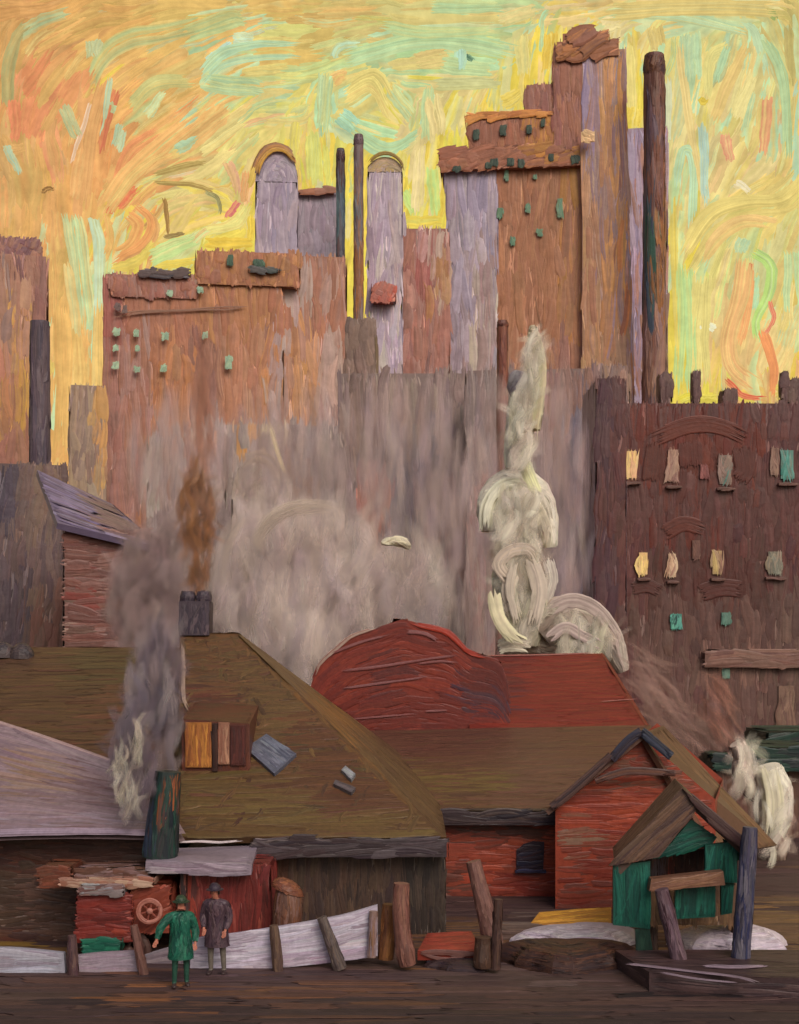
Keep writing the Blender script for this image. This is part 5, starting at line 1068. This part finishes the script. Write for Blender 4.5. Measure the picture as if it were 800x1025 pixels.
def planks():
    Y = 30.0; k = Y / F; b = P(570, HOR, Y); b[2] = 0
    m = MB(); c = palette((190, 134, 52), (174, 118, 48), (200, 146, 60), (150, 98, 48), val=.08, dk=1.5)
    q0 = [P(528, 928, Y - .6), P(612, 924, Y - .6), P(612, 908, Y + .1), P(540, 913, Y + .1)]
    slab(m, q0, .3, c, 4.5 * k, 60 * k, 4, 4, k, h=.2); tag(m.build('plank_stack', NEAR, None, b), 'bright ochre plank pile lying below the brick wall', 'planks')
planks()

def mound(name, label, cat, px0, px1, y_top, y_base, Y, ry, cols, ang=3, w=4, kind=None, group=None):
    k = Y / F; c = P((px0 + px1) / 2, y_base, Y); c[2] = 0.0
    rz = (y_base - y_top) * k * .9; g = dome_pts(np.array([c[0], c[1] + ry * .5, -.02]), (px1 - px0) / 2 * k, ry, rz, 7, 25, .8)
    wob = 1 + .16 * np.sin(np.linspace(0, 2 * np.pi, 25) * 3 + rng.uniform(0, 6)) + .09 * np.sin(np.linspace(0, 2 * np.pi, 25) * 7 + rng.uniform(0, 6)); cc_ = np.array([c[0], c[1] + ry * .5])
    g[..., :2] = cc_ + (g[..., :2] - cc_) * wob[None, :, None]; g[..., 2] *= 1 + .08 * np.sin(g[..., 0] * 2.3 + rng.uniform(0, 6))
    m = MB(); m.grid(g, cols.mean); q = g[:, 11:25]
    paint(m, gridsurf(q), cols, 0, w * k, 46 * k, 4.4, 3 * k, .04, 4, h=.12, NR=8, rag=.25)
    return tag(m.build(name, NEAR, None, (c[0], c[1], 0)), label, cat, group, kind)
SN = palette((186, 172, 182), (174, 160, 172), (198, 186, 192), (156, 140, 152), dk=1.25)
mound('snow_bank', 'pale snow bank in front of the brick hall, left of the hut', 'snow bank', 520, 648, 932, 952, 27.4, .9, SN)
mound('snow_bank', 'pale snow bank seen beneath the hut, right of its props', 'snow bank', 684, 798, 934, 962, 26.9, .8, SN)
mound('earth_or_shadow_mound', 'dark striped earth mound before the left snow bank', 'mound', 500, 640, 946, 976, 25.6, .8, palette((70, 46, 40), (58, 40, 38), (84, 54, 42), (48, 36, 38), val=.12))
mound('earth_or_shadow_mound', 'dark ridge painting the shadow under the red flat cart', 'mound', 428, 500, 955, 968, 25.5, .4, palette((56, 44, 50), (66, 48, 46)))  # dark ridge stands in for the flat cart's shadow

def platform():
    Y = 24.4; k = Y / F; b = P(715, HOR, Y); b[2] = 0
    t = empty('plank_platform', b); tag(t, 'dark plum plank platform under the hut with snow on its edge', 'platform')
    c = palette((66, 48, 50), (58, 42, 46), (76, 56, 56), (86, 66, 66), val=.08)
    m = MB(); zt = .34
    gx = lambda px, Yq: (px - 400) / F * Yq
    q = [np.array([gx(650, 23.9), 23.9, zt]), np.array([gx(860, 23.3), 23.3, zt]), np.array([gx(840, 25.6), 25.6, zt]), np.array([gx(616, 25.6), 25.6, zt])]
    slab(m, q, .1, c, .16, 1.4, 0, 3.6, .03, h=.1)
    m.build('deck', NEAR, t)
    m = MB(); fq = [q[0] * [1, 1, 0] + [-.0, .0, 0], q[1] * [1, 1, 0], q[1] - [0, -.01, .1], q[0] - [0, -.01, .1]]; slab(m, fq, .1, c, .1, 1.2, 0, 3.6, .02); fq2 = [q[3] * [1, 1, 0], q[0] * [1, 1, 0], q[0] - [0, 0, .1], q[3] - [0, 0, .1]]; slab(m, fq2, .1, c, .1, 1.0, 0, 3.6, .02); m.build('skirt', NEAR, t)
    m = MB()
    for pts, wd in (([(622, 964), (650, 967), (690, 972), (740, 978), (765, 986)], 3.5), ([(700, 966), (735, 968), (770, 966)], 5), ([(655, 972), (700, 980), (745, 984)], 2.5)):
        pp = smooth_path(pts, 10); path = np.array([[on_plane(x, y, (0, 0, zt + .03), np.array([0, 0, 1.0])) for x, y in pp]])
        m.strokes(path, np.tile(np.array([0, 0, 1.0]), (1, 10, 1)), np.array([wd * .045]), lin((142, 124, 136))[None], lin((98, 78, 84))[None], h=.25)
    m.build('snow_streak', NEAR, t)
platform()

# ================================================================== PEOPLE
def skin_body(bones, radii, col_of, name, parent):
    verts = list(bones.keys()); idx = {n: i for i, n in enumerate(verts)}
    me = bpy.data.meshes.new(name); edges = []
    for n, (p, par) in bones.items():
        if par: edges.append((idx[par], idx[n]))
    me.from_pydata([bones[n][0] for n in verts], edges, [])
    o = bpy.data.objects.new(name, me); C.collection.objects.link(o)
    sk = o.modifiers.new('skin', 'SKIN'); sk.use_smooth_shade = True
    for n in verts:
        r = radii[n]; r = r if isinstance(r, tuple) else (r, r)
        me.skin_vertices[0].data[idx[n]].radius = r
        me.skin_vertices[0].data[idx[n]].use_root = (n == 'pelvis')
    o.modifiers.new('sub', 'SUBSURF').levels = 2; o.modifiers['sub'].render_levels = 2
    bpy.context.view_layer.update(); dg = bpy.context.evaluated_depsgraph_get()
    new = bpy.data.meshes.new_from_object(o.evaluated_get(dg)); bpy.data.objects.remove(o)
    n = len(new.vertices); co = np.zeros(n * 3); new.vertices.foreach_get('co', co); co = co.reshape(-1, 3)
    col = np.array([col_of(p) for p in co])
    for a in list(new.attributes):
        if a.name == 'Col': new.attributes.remove(a)
    at = new.attributes.new('Col', 'FLOAT_COLOR', 'POINT'); at.data.foreach_set('color', np.concatenate([col, np.ones((n, 1))], 1).astype(np.float32).ravel())
    new.materials.clear(); new.materials.append(NEAR); new.name = name
    b = bpy.data.objects.new(name, new); C.collection.objects.link(b); b.parent = parent
    return b

def person(label, px, py, Y, height, rz, coat, trouser, hatc, arm_l, arm_r, bow=0.0):
    base = P(px, py, Y); base[2] = 0.0
    t = empty('person', base); t.rotation_euler = (0, 0, rz); tag(t, label, 'person')
    s = height / 1.72
    b = {'pelvis': ((0, 0, .92), None), 'waist': ((0, .0, 1.08), 'pelvis'), 'chest': ((0, -.02 - bow * .3, 1.30), 'waist'), 'neck': ((0, -.03 - bow * .7, 1.46), 'chest'), 'chin': ((0, -.05 - bow * .9, 1.53), 'neck'), 'head': ((0, -.05 - bow, 1.62), 'chin'), 'crown': ((0, -.03 - bow, 1.71), 'head'),
         'nose': ((0, -.16 - bow, 1.60), 'head')}
    rad = {'pelvis': (.16, .12), 'waist': (.14, .11), 'chest': (.17, .12), 'neck': .055, 'chin': .07, 'head': (.085, .10), 'crown': .06, 'nose': .014}
    for sg, nm, arm in ((-1, 'l', arm_l), (1, 'r', arm_r)):
        b['hip' + nm] = ((.09 * sg, 0, .88), 'pelvis'); b['knee' + nm] = ((.11 * sg, -.03 if sg < 0 else .04, .48), 'hip' + nm); b['ankle' + nm] = ((.12 * sg, .02 if sg < 0 else .08, .08), 'knee' + nm); b['toe' + nm] = ((.14 * sg, -.14 if sg < 0 else -.07, .035), 'ankle' + nm)
        rad.update({'hip' + nm: .095, 'knee' + nm: .065, 'ankle' + nm: .045, 'toe' + nm: (.035, .045)})
        b['sho' + nm] = ((.19 * sg, -.02 - bow * .4, 1.38), 'chest'); b['elb' + nm] = (arm[0], 'sho' + nm); b['wri' + nm] = (arm[1], 'elb' + nm)
        e, w_ = np.array(arm[0]), np.array(arm[1]); d = (w_ - e) / np.linalg.norm(w_ - e); sd = np.cross(d, [0, 1, 0]); sd /= np.linalg.norm(sd) + 1e-6; pn = np.cross(d, sd)
        b['palm' + nm] = (tuple(w_ + d * .07), 'wri' + nm); rad.update({'sho' + nm: .075, 'elb' + nm: .05, 'wri' + nm: .032, 'palm' + nm: (.036, .02)})
        for q, ln in enumerate((.07, .085, .08, .06)):
            o = (q - 1.5) * .02; f0 = w_ + d * .09 + sd * o; f1 = f0 + d * ln * .55; f2 = f1 + d * ln * .4 + pn * .02
            b['f%d%s' % (q, nm)] = (tuple(f0), 'palm' + nm); b['g%d%s' % (q, nm)] = (tuple(f1), 'f%d%s' % (q, nm)); b['h%d%s' % (q, nm)] = (tuple(f2), 'g%d%s' % (q, nm))
            rad['f%d%s' % (q, nm)] = .01; rad['g%d%s' % (q, nm)] = .009; rad['h%d%s' % (q, nm)] = .008
        th = w_ + d * .03 + sd * -.035 * sg; b['th' + nm] = (tuple(th), 'palm' + nm); b['ti' + nm] = (tuple(th + d * .05 - sd * .012 * sg), 'th' + nm); rad['th' + nm] = .012; rad['ti' + nm] = .009
    b = {n: (tuple(float(x) * s for x in p), par) for n, (p, par) in b.items()}; rad = {n: (tuple(x * s for x in r) if isinstance(r, tuple) else r * s) for n, r in rad.items()}
    skin, tr, co_, boot = lin((176, 112, 92)), lin(trouser), lin(coat[0]), lin((58, 44, 44))
    hands = [np.array(b['palm' + n][0]) for n in 'lr']
    def col_of(p):
        if p[2] > 1.47 * s: return skin
        if any(np.linalg.norm(p - h) < .13 * s for h in hands): return skin
        if p[2] < .10 * s: return boot
        if p[2] < .86 * s: return tr * (1 + .12 * rng.standard_normal())
        return co_
    skin_body(b, rad, col_of, 'body', t)
    def wpt(p):  # to world for the painter helpers
        p = np.asarray(p, float) * s; c_, s_ = math.cos(rz), math.sin(rz); return p
    cp = palette(*coat, val=.12, grey=.03, dk=1.15)
    # coat: flared skirt to mid thigh, sleeves
    class L: pass
    m = MB(); prof = [(.56, .24, .20), (.72, .215, .18), (.9, .195, .16), (1.08, .175, .145), (1.26, .20, .155), (1.38, .21, .14), (1.46, .10, .09)]
    th = np.linspace(0, 2 * np.pi, 17); g = np.array([[(rx * math.cos(q), ry * math.sin(q) - bow * max(0, (z - 1) * 1.4), z) for q in th] for z, rx, ry in prof]) * s
    m.grid(g, cp.mean); gg = gridsurf(g)
    paint(m, gg, cp, 86, .085, .42, 4.5, .07, .09, 12, h=.45, rag=.3)
    for arm, sg in ((arm_l, -1), (arm_r, 1)):
        pth = smooth_path([(.17 * sg, -.02 - bow * .4, 1.38), arm[0], tuple(np.array(arm[1]) * .97 + np.array(arm[0]) * .03)], 9) * s; rr = np.linspace(.085, .05, 9) * s
        m.tube(pth, rr, cp.mean, 10); tg = tube_pts(pth, rr, 10); paint(m, gridsurf(np.concatenate([tg, tg[:, :1]], 1)), cp, 90, .055, .26, 3.5, .03, .08, 12, h=.45, rag=.3)
    for arr in m.v: arr += base      # build() takes the root's place off again
    m.build('coat', NEAR, t)
    hp = palette(*hatc, val=.1); m = MB(); hc = np.array([0, -.05 - bow, 1.655]) * s
    g = dome_pts(hc, .115 * s, .125 * s, .12 * s); m.grid(g, hp.mean); paint(m, gridsurf(g), hp, 10, .05, .2, 3, .01, angj=25, h=.2)
    br = np.array([[(hc[0] + r_ * math.cos(q), hc[1] + r_ * 1.05 * math.sin(q), hc[2] + dz) for q in th] for r_, dz in ((.10 * s, .012), (.165 * s, .0), (.165 * s, -.012), (.10 * s, -.012))]); m.grid(br, hp.mean * .9)
    for arr in m.v: arr += base
    m.build('hat', NEAR, t)
    m = MB(); hcol = lin((52, 38, 34)); g = dome_pts(hc + [0, .02 * s, -.10 * s], .098 * s, .10 * s, .12 * s); g[..., 1] = np.maximum(g[..., 1], hc[1] - .01); m.grid(g, hcol)
    for arr in m.v: arr += base
    m.build('hair', NEAR, t)
    return t
GC = [(26, 88, 70), (20, 74, 60), (34, 102, 80), (16, 62, 52)]
person('person in a bright green coat reaching left by the red cart', 181, 990, 24.2, 1.56, .25, GC, (40, 74, 62), [(40, 60, 46), (60, 72, 52)], ((-.36, -.10, 1.22), (-.46, -.16, .98)), ((.27, -.02, 1.12), (.26, -.12, .88)))
person('person in a dark plum coat standing before the red booth', 217, 976, 25.1, 1.62, -.2, [(74, 56, 66), (62, 46, 56), (86, 66, 72)], (104, 96, 88), [(66, 52, 64), (56, 44, 56)], ((-.25, -.02, 1.12), (-.20, -.16, .92)), ((.25, -.02, 1.12), (.22, -.14, .90)), bow=.06)

DK = 1.0
# ================================================================== SMOKE AND STEAM
def feather(mb, blobs, cols, n, w, L, alpha, ang=80, angj=20, curl=.15, smoke_lift=1.3):
    """soft drifting smoke: translucent wisps spread through the cloud's depth. blobs: px, py, rx, ry, Y, depth"""
    c = palette(*[np.minimum(235, np.array(q) * smoke_lift) for q in cols], val=.045); area = np.array([b[2] * b[3] for b in blobs], float); pick = rng.choice(len(blobs), n, p=area / area.sum()); B = np.array(blobs, float)[pick]
    rr = np.sqrt(rng.random(n)) * .92; th = rng.random(n) * 2 * np.pi
    px = B[:, 0] + B[:, 2] * rr * np.cos(th); py = B[:, 1] + B[:, 3] * rr * np.sin(th); Y = B[:, 4] + rng.uniform(-.5, .5, n) * B[:, 5] * np.sqrt(1 - rr ** 2 * .9)
    a = np.radians(ang + angj * rng.standard_normal(n)); NR = 8; r = np.linspace(-.5, .5, NR); l_ = L * rng.uniform(.6, 1.3, n); bow = curl * rng.standard_normal(n)
    x = px[:, None] + np.cos(a)[:, None] * r * l_[:, None] + np.sin(a)[:, None] * (bow * l_)[:, None] * 4 * r ** 2
    y = py[:, None] - np.sin(a)[:, None] * r * l_[:, None] + np.cos(a)[:, None] * (bow * l_)[:, None] * 4 * r ** 2
    Yb = Y[:, None] + (rng.standard_normal(n) * .3)[:, None] * r * l_[:, None] * Y[:, None] / F
    path = np.stack([(x - 400) / F * Yb, Yb, CAMZ + (HOR - y) / F * Yb], -1)
    tw = rng.normal(0, .5, n); nm = np.stack([np.sin(tw), -np.cos(tw), np.full(n, .1)], -1); nm = np.tile(nm[:, None], (1, NR, 1))
    c1, c2 = c(path[:, NR // 2]); mb.strokes(path, nm, w * rng.uniform(.6, 1.3, n) * Y / F, c1, c2, h=.05, NC=9, alpha=alpha, rag=.05, var=.05)

def smoke(name, label, cat, blobs, cols, n, w, L, alpha, **kw):
    m = MB(); feather(m, blobs, cols, n, w, L, alpha, **kw); b = P(blobs[0][0], blobs[0][1], blobs[0][4])
    return tag(m.build(name, SMOKE, None, b), label, cat, kind='stuff')
GS = [(142, 131, 126), (134, 123, 119), (152, 141, 133), (138, 126, 128)]
smoke('smoke', 'broad grey smoke cloud rolling between the olive roof and the red vault', 'smoke', [(330, 575, 66, 66, 60, 7), (275, 625, 62, 52, 56, 6), (250, 570, 40, 60, 60, 5), (400, 590, 55, 45, 62, 6), (300, 540, 45, 36, 60, 5), (310, 660, 40, 34, 52, 4), (390, 620, 60, 34, 58, 5)], GS, 800, 19, 62, .44, ang=86, angj=12, smoke_lift=1.48)
def wisps(name, label, lines, Y):
    m = MB()
    for pts, wd, ca, cb, al, rep_ in lines:
        base = smooth_path(pts, 14); dd = np.gradient(base, axis=0); nr = np.stack([-dd[:, 1], dd[:, 0]], 1); nr /= np.linalg.norm(nr, axis=1, keepdims=True)
        for q in range(rep_):
            pp = base + nr * rng.normal(0, wd * .35) + rng.normal(0, 1, 2); Yq = Y + rng.uniform(-1, 1)
            m.strokes(np.array([[P(x, y, Yq) for x, y in pp]]), np.tile(np.array([0, -1., 0]), (1, 14, 1)), np.array([wd * rng.uniform(.5, 1) * Y / F]), lin(ca)[None] * 1.35, lin(cb)[None] * 1.35, h=.05, NC=9, alpha=al, rag=.1)
    return tag(m.build(name, SMOKE, None, P(*lines[0][0][0], Y)), label, 'smoke', kind='stuff')
wisps('smoke', 'pale upper rim curling over the grey smoke cloud', [([(262, 560), (258, 540), (270, 520), (292, 508), (320, 506), (345, 512)], 13, (176, 162, 150), (160, 144, 134), .6, 9), ([(222, 600), (224, 560), (236, 530), (256, 512)], 12, (164, 150, 140), (150, 134, 126), .45, 5),
    ([(240, 470), (256, 458), (272, 464), (282, 490)], 9, (158, 140, 128), (146, 126, 116), .5, 5), ([(268, 420), (276, 450), (286, 480)], 6, (196, 180, 150), (180, 160, 140), .7, 3), ([(330, 690), (300, 670), (280, 640), (262, 610)], 14, (142, 126, 120), (134, 116, 110), .45, 6)], 52.0)
smoke('smoke', 'hazy grey smoke between the purple roof and the ridge chimney', 'smoke', [(146, 575, 34, 50, 46, 5), (132, 610, 28, 32, 46, 4), (170, 555, 22, 40, 46, 4), (150, 630, 34, 20, 44, 4), (180, 600, 18, 40, 45, 3)], [(128, 112, 110), (120, 102, 102), (136, 120, 116)], 340, 13, 46, .42, ang=82, angj=22)
smoke('smoke', 'dense grey-violet smoke pouring up from the stovepipe', 'smoke', [(140, 780, 16, 40, 27.0, 1.2), (130, 745, 22, 40, 27.2, 1.4), (150, 700, 28, 46, 27.6, 1.6), (160, 660, 24, 40, 28.2, 1.6), (165, 740, 16, 50, 27.3, 1.2)], [(112, 100, 102), (104, 94, 100), (124, 114, 114), (96, 84, 92), (90, 84, 96)], 240, 12, 46, .62, ang=82, angj=18)
smoke('smoke', 'pale edge of the stovepipe smoke above the lean-to', 'smoke', [(122, 775, 8, 34, 26.4, .4), (130, 800, 8, 18, 26.4, .4), (136, 745, 6, 24, 26.4, .4)], [(146, 138, 128), (160, 152, 136), (134, 128, 122)], 60, 6, 30, .6, ang=86, angj=14)  # paler wisps along the edge of the smoke
smoke('smoke', 'orange-brown smoke puff rising from the ridge chimney', 'smoke', [(196, 512, 20, 34, 40, 1.6), (198, 540, 18, 16, 40, 1.4), (196, 480, 10, 20, 40, 1.2), (200, 575, 9, 20, 38.5, 1)], [(128, 92, 64), (120, 84, 58), (132, 102, 80), (114, 86, 74)], 200, 7, 34, .55, ang=88, angj=18)
smoke('smoke', 'faint brown smoke trailing up across the office block', 'smoke', [(206, 435, 10, 36, 60, 3), (200, 395, 8, 30, 62, 3), (204, 360, 7, 26, 64, 3)], [(134, 96, 80), (126, 90, 78), (146, 106, 88)], 90, 7, 46, .28, ang=92, angj=8)
smoke('smoke', 'pinkish wisp sweeping down beside the brown gable roof', 'smoke', [(668, 706, 26, 26, 45, 2), (700, 738, 32, 14, 45, 2), (728, 745, 20, 10, 45, 1.5), (650, 680, 16, 26, 46, 2)], [(128, 104, 96), (120, 94, 88), (136, 114, 104)], 130, 6, 52, .42, ang=-42, angj=14)
smoke('smoke', 'reddish wisp rising steeply above the dark green eave', 'smoke', [(722, 712, 12, 30, 44, 1.4)], [(130, 96, 84), (124, 90, 80)], 50, 6, 46, .45, ang=-62, angj=8)
smoke('smoke', 'thin mauve haze drifting before the mid city warehouses', 'smoke', [(480, 560, 70, 110, 74, 10), (560, 560, 40, 110, 76, 8), (410, 480, 60, 60, 78, 8), (300, 470, 70, 40, 80, 10), (180, 480, 50, 40, 80, 10)], [(146, 130, 126), (134, 120, 126), (156, 142, 134)], 620, 12, 60, .26, ang=90, angj=5, curl=.04)

smoke('smoke', 'pale mauve mist veiling the feet of the brown towers', 'smoke', [(180, 450, 60, 44, 84, 8), (290, 440, 60, 46, 86, 8), (400, 430, 60, 50, 86, 8), (530, 430, 60, 56, 84, 8), (470, 500, 60, 60, 80, 8), (575, 520, 24, 90, 68, 3)], [(152, 134, 134), (140, 126, 132), (160, 144, 138), (146, 122, 116)], 420, 12, 70, .30, ang=90, angj=4, curl=.04)
def steam_plume(name, label, limbs, keys, Y0, soft=(), front=.8):
    """solid-looking rolling steam: swept lumps covered in curling strokes"""
    m = MB(); k = Y0 / F
    for pts, rads, cols, ang in limbs:
        c = palette(*cols, val=.06); n = 13; pp = smooth_path([(p[0], p[1]) for p in pts], n); rr = np.interp(np.linspace(0, 1, n), np.linspace(0, 1, len(rads)), rads)
        path = np.array([P(x, y, Y0 + dy) for (x, y), dy in zip(pp, np.linspace(0, .3, n))]); g = tube_pts(path, rr * k, 14); m.grid(g, c.mean, wrap=True)
        for e in (0, -1): m.add(np.vstack([g[e], g[e].mean(0)]), [[j, (j + 1) % 14, 14, 14] for j in range(14)], c.mean)
        paint(m, gridsurf(np.concatenate([g, g[:, :1]], 1)), c, ang, 6 * k, 32 * k, 3.4, 1.5 * k, .16, 16, h=.2, NR=8, NC=8)
    for pts, wd, ca, cb, dY in keys:
        pp = smooth_path(pts, 12); q = max(1, int(wd / 4)); dd = np.gradient(pp, axis=0); nr = np.stack([-dd[:, 1], dd[:, 0]], 1); nr /= np.linalg.norm(nr, axis=1, keepdims=True)
        for j in range(q):
            off = (j - (q - 1) / 2) * wd / q; path = np.array([[P(*(pp[i] + nr[i] * off), Y0 + dY - .4 * math.cos(off / wd * 3)) for i in range(12)]])
            m.strokes(path, np.tile(np.array([0, -1., 0]), (1, 12, 1)), np.array([wd / q * 1.9 * k]), lin(ca)[None] * [1.18, 1.18, 1.24], lin(cb)[None] * [1.18, 1.18, 1.24], h=.2, NC=8)
    for bl, cols, n_, al in soft: feather(m, [tuple(b) + (Y0 + 1.3, 1.0) for b in bl], cols, n_, 9, 34, al, ang=75, angj=35); feather(m, [(b[0], b[1], b[2] * .72, b[3] * .85, Y0 - 1.6, .8) for b in bl], CR, int(n_ * front), 13, 40, .6, ang=82, angj=18, smoke_lift=1.02)
    return tag(m.build(name, STEAM, None, P(*limbs[0][0][0], Y0)), label, 'steam', kind='stuff')
CR = [(220, 212, 194), (208, 200, 184), (228, 222, 200), (200, 188, 174)]; GRS = [(204, 192, 178), (192, 178, 168), (214, 204, 188)]
steam_plume('steam', 'tall cream-white steam plume coiling up behind the red hall', [
    ([(518, 470), (519, 440), (522, 410), (525, 384)], [12, 14, 14, 11], CR, 90), ([(524, 392), (519, 382), (514, 374)], [14, 13, 5], [(150, 138, 142), (160, 150, 150), (140, 128, 134)], 40),
    ([(533, 430), (537, 385), (535, 345), (533, 326)], [8, 9, 7, 2], [(190, 178, 148), (178, 160, 136), (196, 188, 160)], 90),
    ([(520, 560), (519, 530), (518, 500), (518, 470)], [18, 19, 18, 10], GRS, 90),
    ([(489, 532), (489, 508), (498, 490), (518, 481), (538, 492), (548, 520), (551, 548)], [7, 12, 14, 14, 13, 11, 6], CR, 88),
    ([(524, 648), (522, 610), (518, 575), (521, 545)], [17, 27, 26, 14], [(206, 196, 172), (214, 206, 180), (192, 180, 160)], 70),
    ([(540, 636), (562, 618), (588, 620), (610, 642), (624, 672)], [16, 22, 21, 15, 6], [(182, 166, 154), (190, 176, 162), (170, 152, 142)], 80), ([(500, 648), (516, 648), (545, 645), (612, 648)], [5, 8, 10, 10], [(200, 184, 168), (186, 170, 154)], 90)],
   [([(498, 648), (510, 645), (532, 648)], 10, (206, 200, 176), (184, 170, 150), -1.2), ([(494, 588), (498, 615), (510, 634), (526, 645)], 7, (202, 196, 158), (190, 180, 150), -1.6), ([(487, 534), (489, 506), (504, 486), (526, 484)], 12, (192, 190, 168), (204, 200, 172), -1.0),
    ([(500, 534), (508, 512), (524, 500), (540, 514), (548, 540)], 10, (188, 180, 154), (164, 150, 134), -1.0), ([(520, 455), (530, 476), (540, 500)], 9, (206, 206, 156), (196, 192, 160), -1.0), ([(548, 558), (553, 580), (546, 604)], 8, (190, 182, 166), (170, 156, 144), -1.4),
    ([(520, 392), (516, 420), (514, 455)], 9, (190, 184, 164), (200, 196, 160), -1.0), ([(538, 340), (540, 380), (532, 440)], 7, (192, 186, 146), (178, 160, 136), -.8), ([(516, 560), (510, 590), (518, 625)], 12, (178, 166, 148), (188, 178, 158), -1.7), ([(530, 556), (540, 590), (532, 630)], 11, (182, 170, 150), (170, 156, 142), -1.7),
    ([(546, 612), (572, 601), (600, 612), (622, 644)], 10, (168, 152, 140), (150, 132, 124), -1.5), ([(548, 640), (566, 628), (582, 636), (606, 648)], 8, (172, 156, 144), (150, 132, 126), -1.6), ([(512, 582), (499, 566), (510, 552), (530, 550), (542, 566)], 9, (178, 164, 144), (164, 150, 136), -1.7)], 52.0,
    soft=[([(522, 600, 32, 46), (585, 640, 42, 24), (518, 520, 36, 40), (520, 560, 30, 34)], [(164, 150, 140), (176, 164, 150), (150, 134, 128)], 300, .4), ([(522, 430, 14, 50), (533, 370, 9, 40)], [(180, 172, 150), (166, 150, 138)], 80, .4)])
steam_plume('steam', 'short white steam puff hanging under the dark green eave', [
    ([(738, 744), (744, 758), (742, 772), (752, 792), (760, 800)], [8, 9, 9, 8, 4], [(180, 160, 148), (166, 144, 134), (190, 172, 156)], 80), ([(768, 768), (774, 790), (774, 815), (772, 838)], [13, 19, 19, 12], CR, 90), ([(770, 836), (778, 850), (782, 872)], [10, 9, 3], [(150, 130, 116), (138, 116, 106)], 90)],
   [([(766, 766), (774, 800), (772, 838)], 18, (204, 198, 166), (186, 178, 154), -.8), ([(740, 742), (746, 760), (742, 775)], 8, (200, 184, 164), (180, 160, 148), -.4), ([(756, 768), (764, 776), (766, 796)], 6, (190, 186, 162), (176, 160, 148), -.6)], 38.0, soft=[([(772, 806, 24, 40), (748, 768, 16, 30), (778, 850, 16, 26)], [(170, 156, 142), (184, 172, 154), (150, 132, 122)], 70, .4)], front=.25)
steam_plume('steam', 'glint painted as a cream lump of vapour over the grey smoke cloud', [([(382, 544), (394, 541), (406, 544), (410, 549)], [2, 4, 4, 2], [(190, 180, 158), (204, 196, 170)], 90)], [], 50.0)  # glint put into the cream colour of a small vapour lump
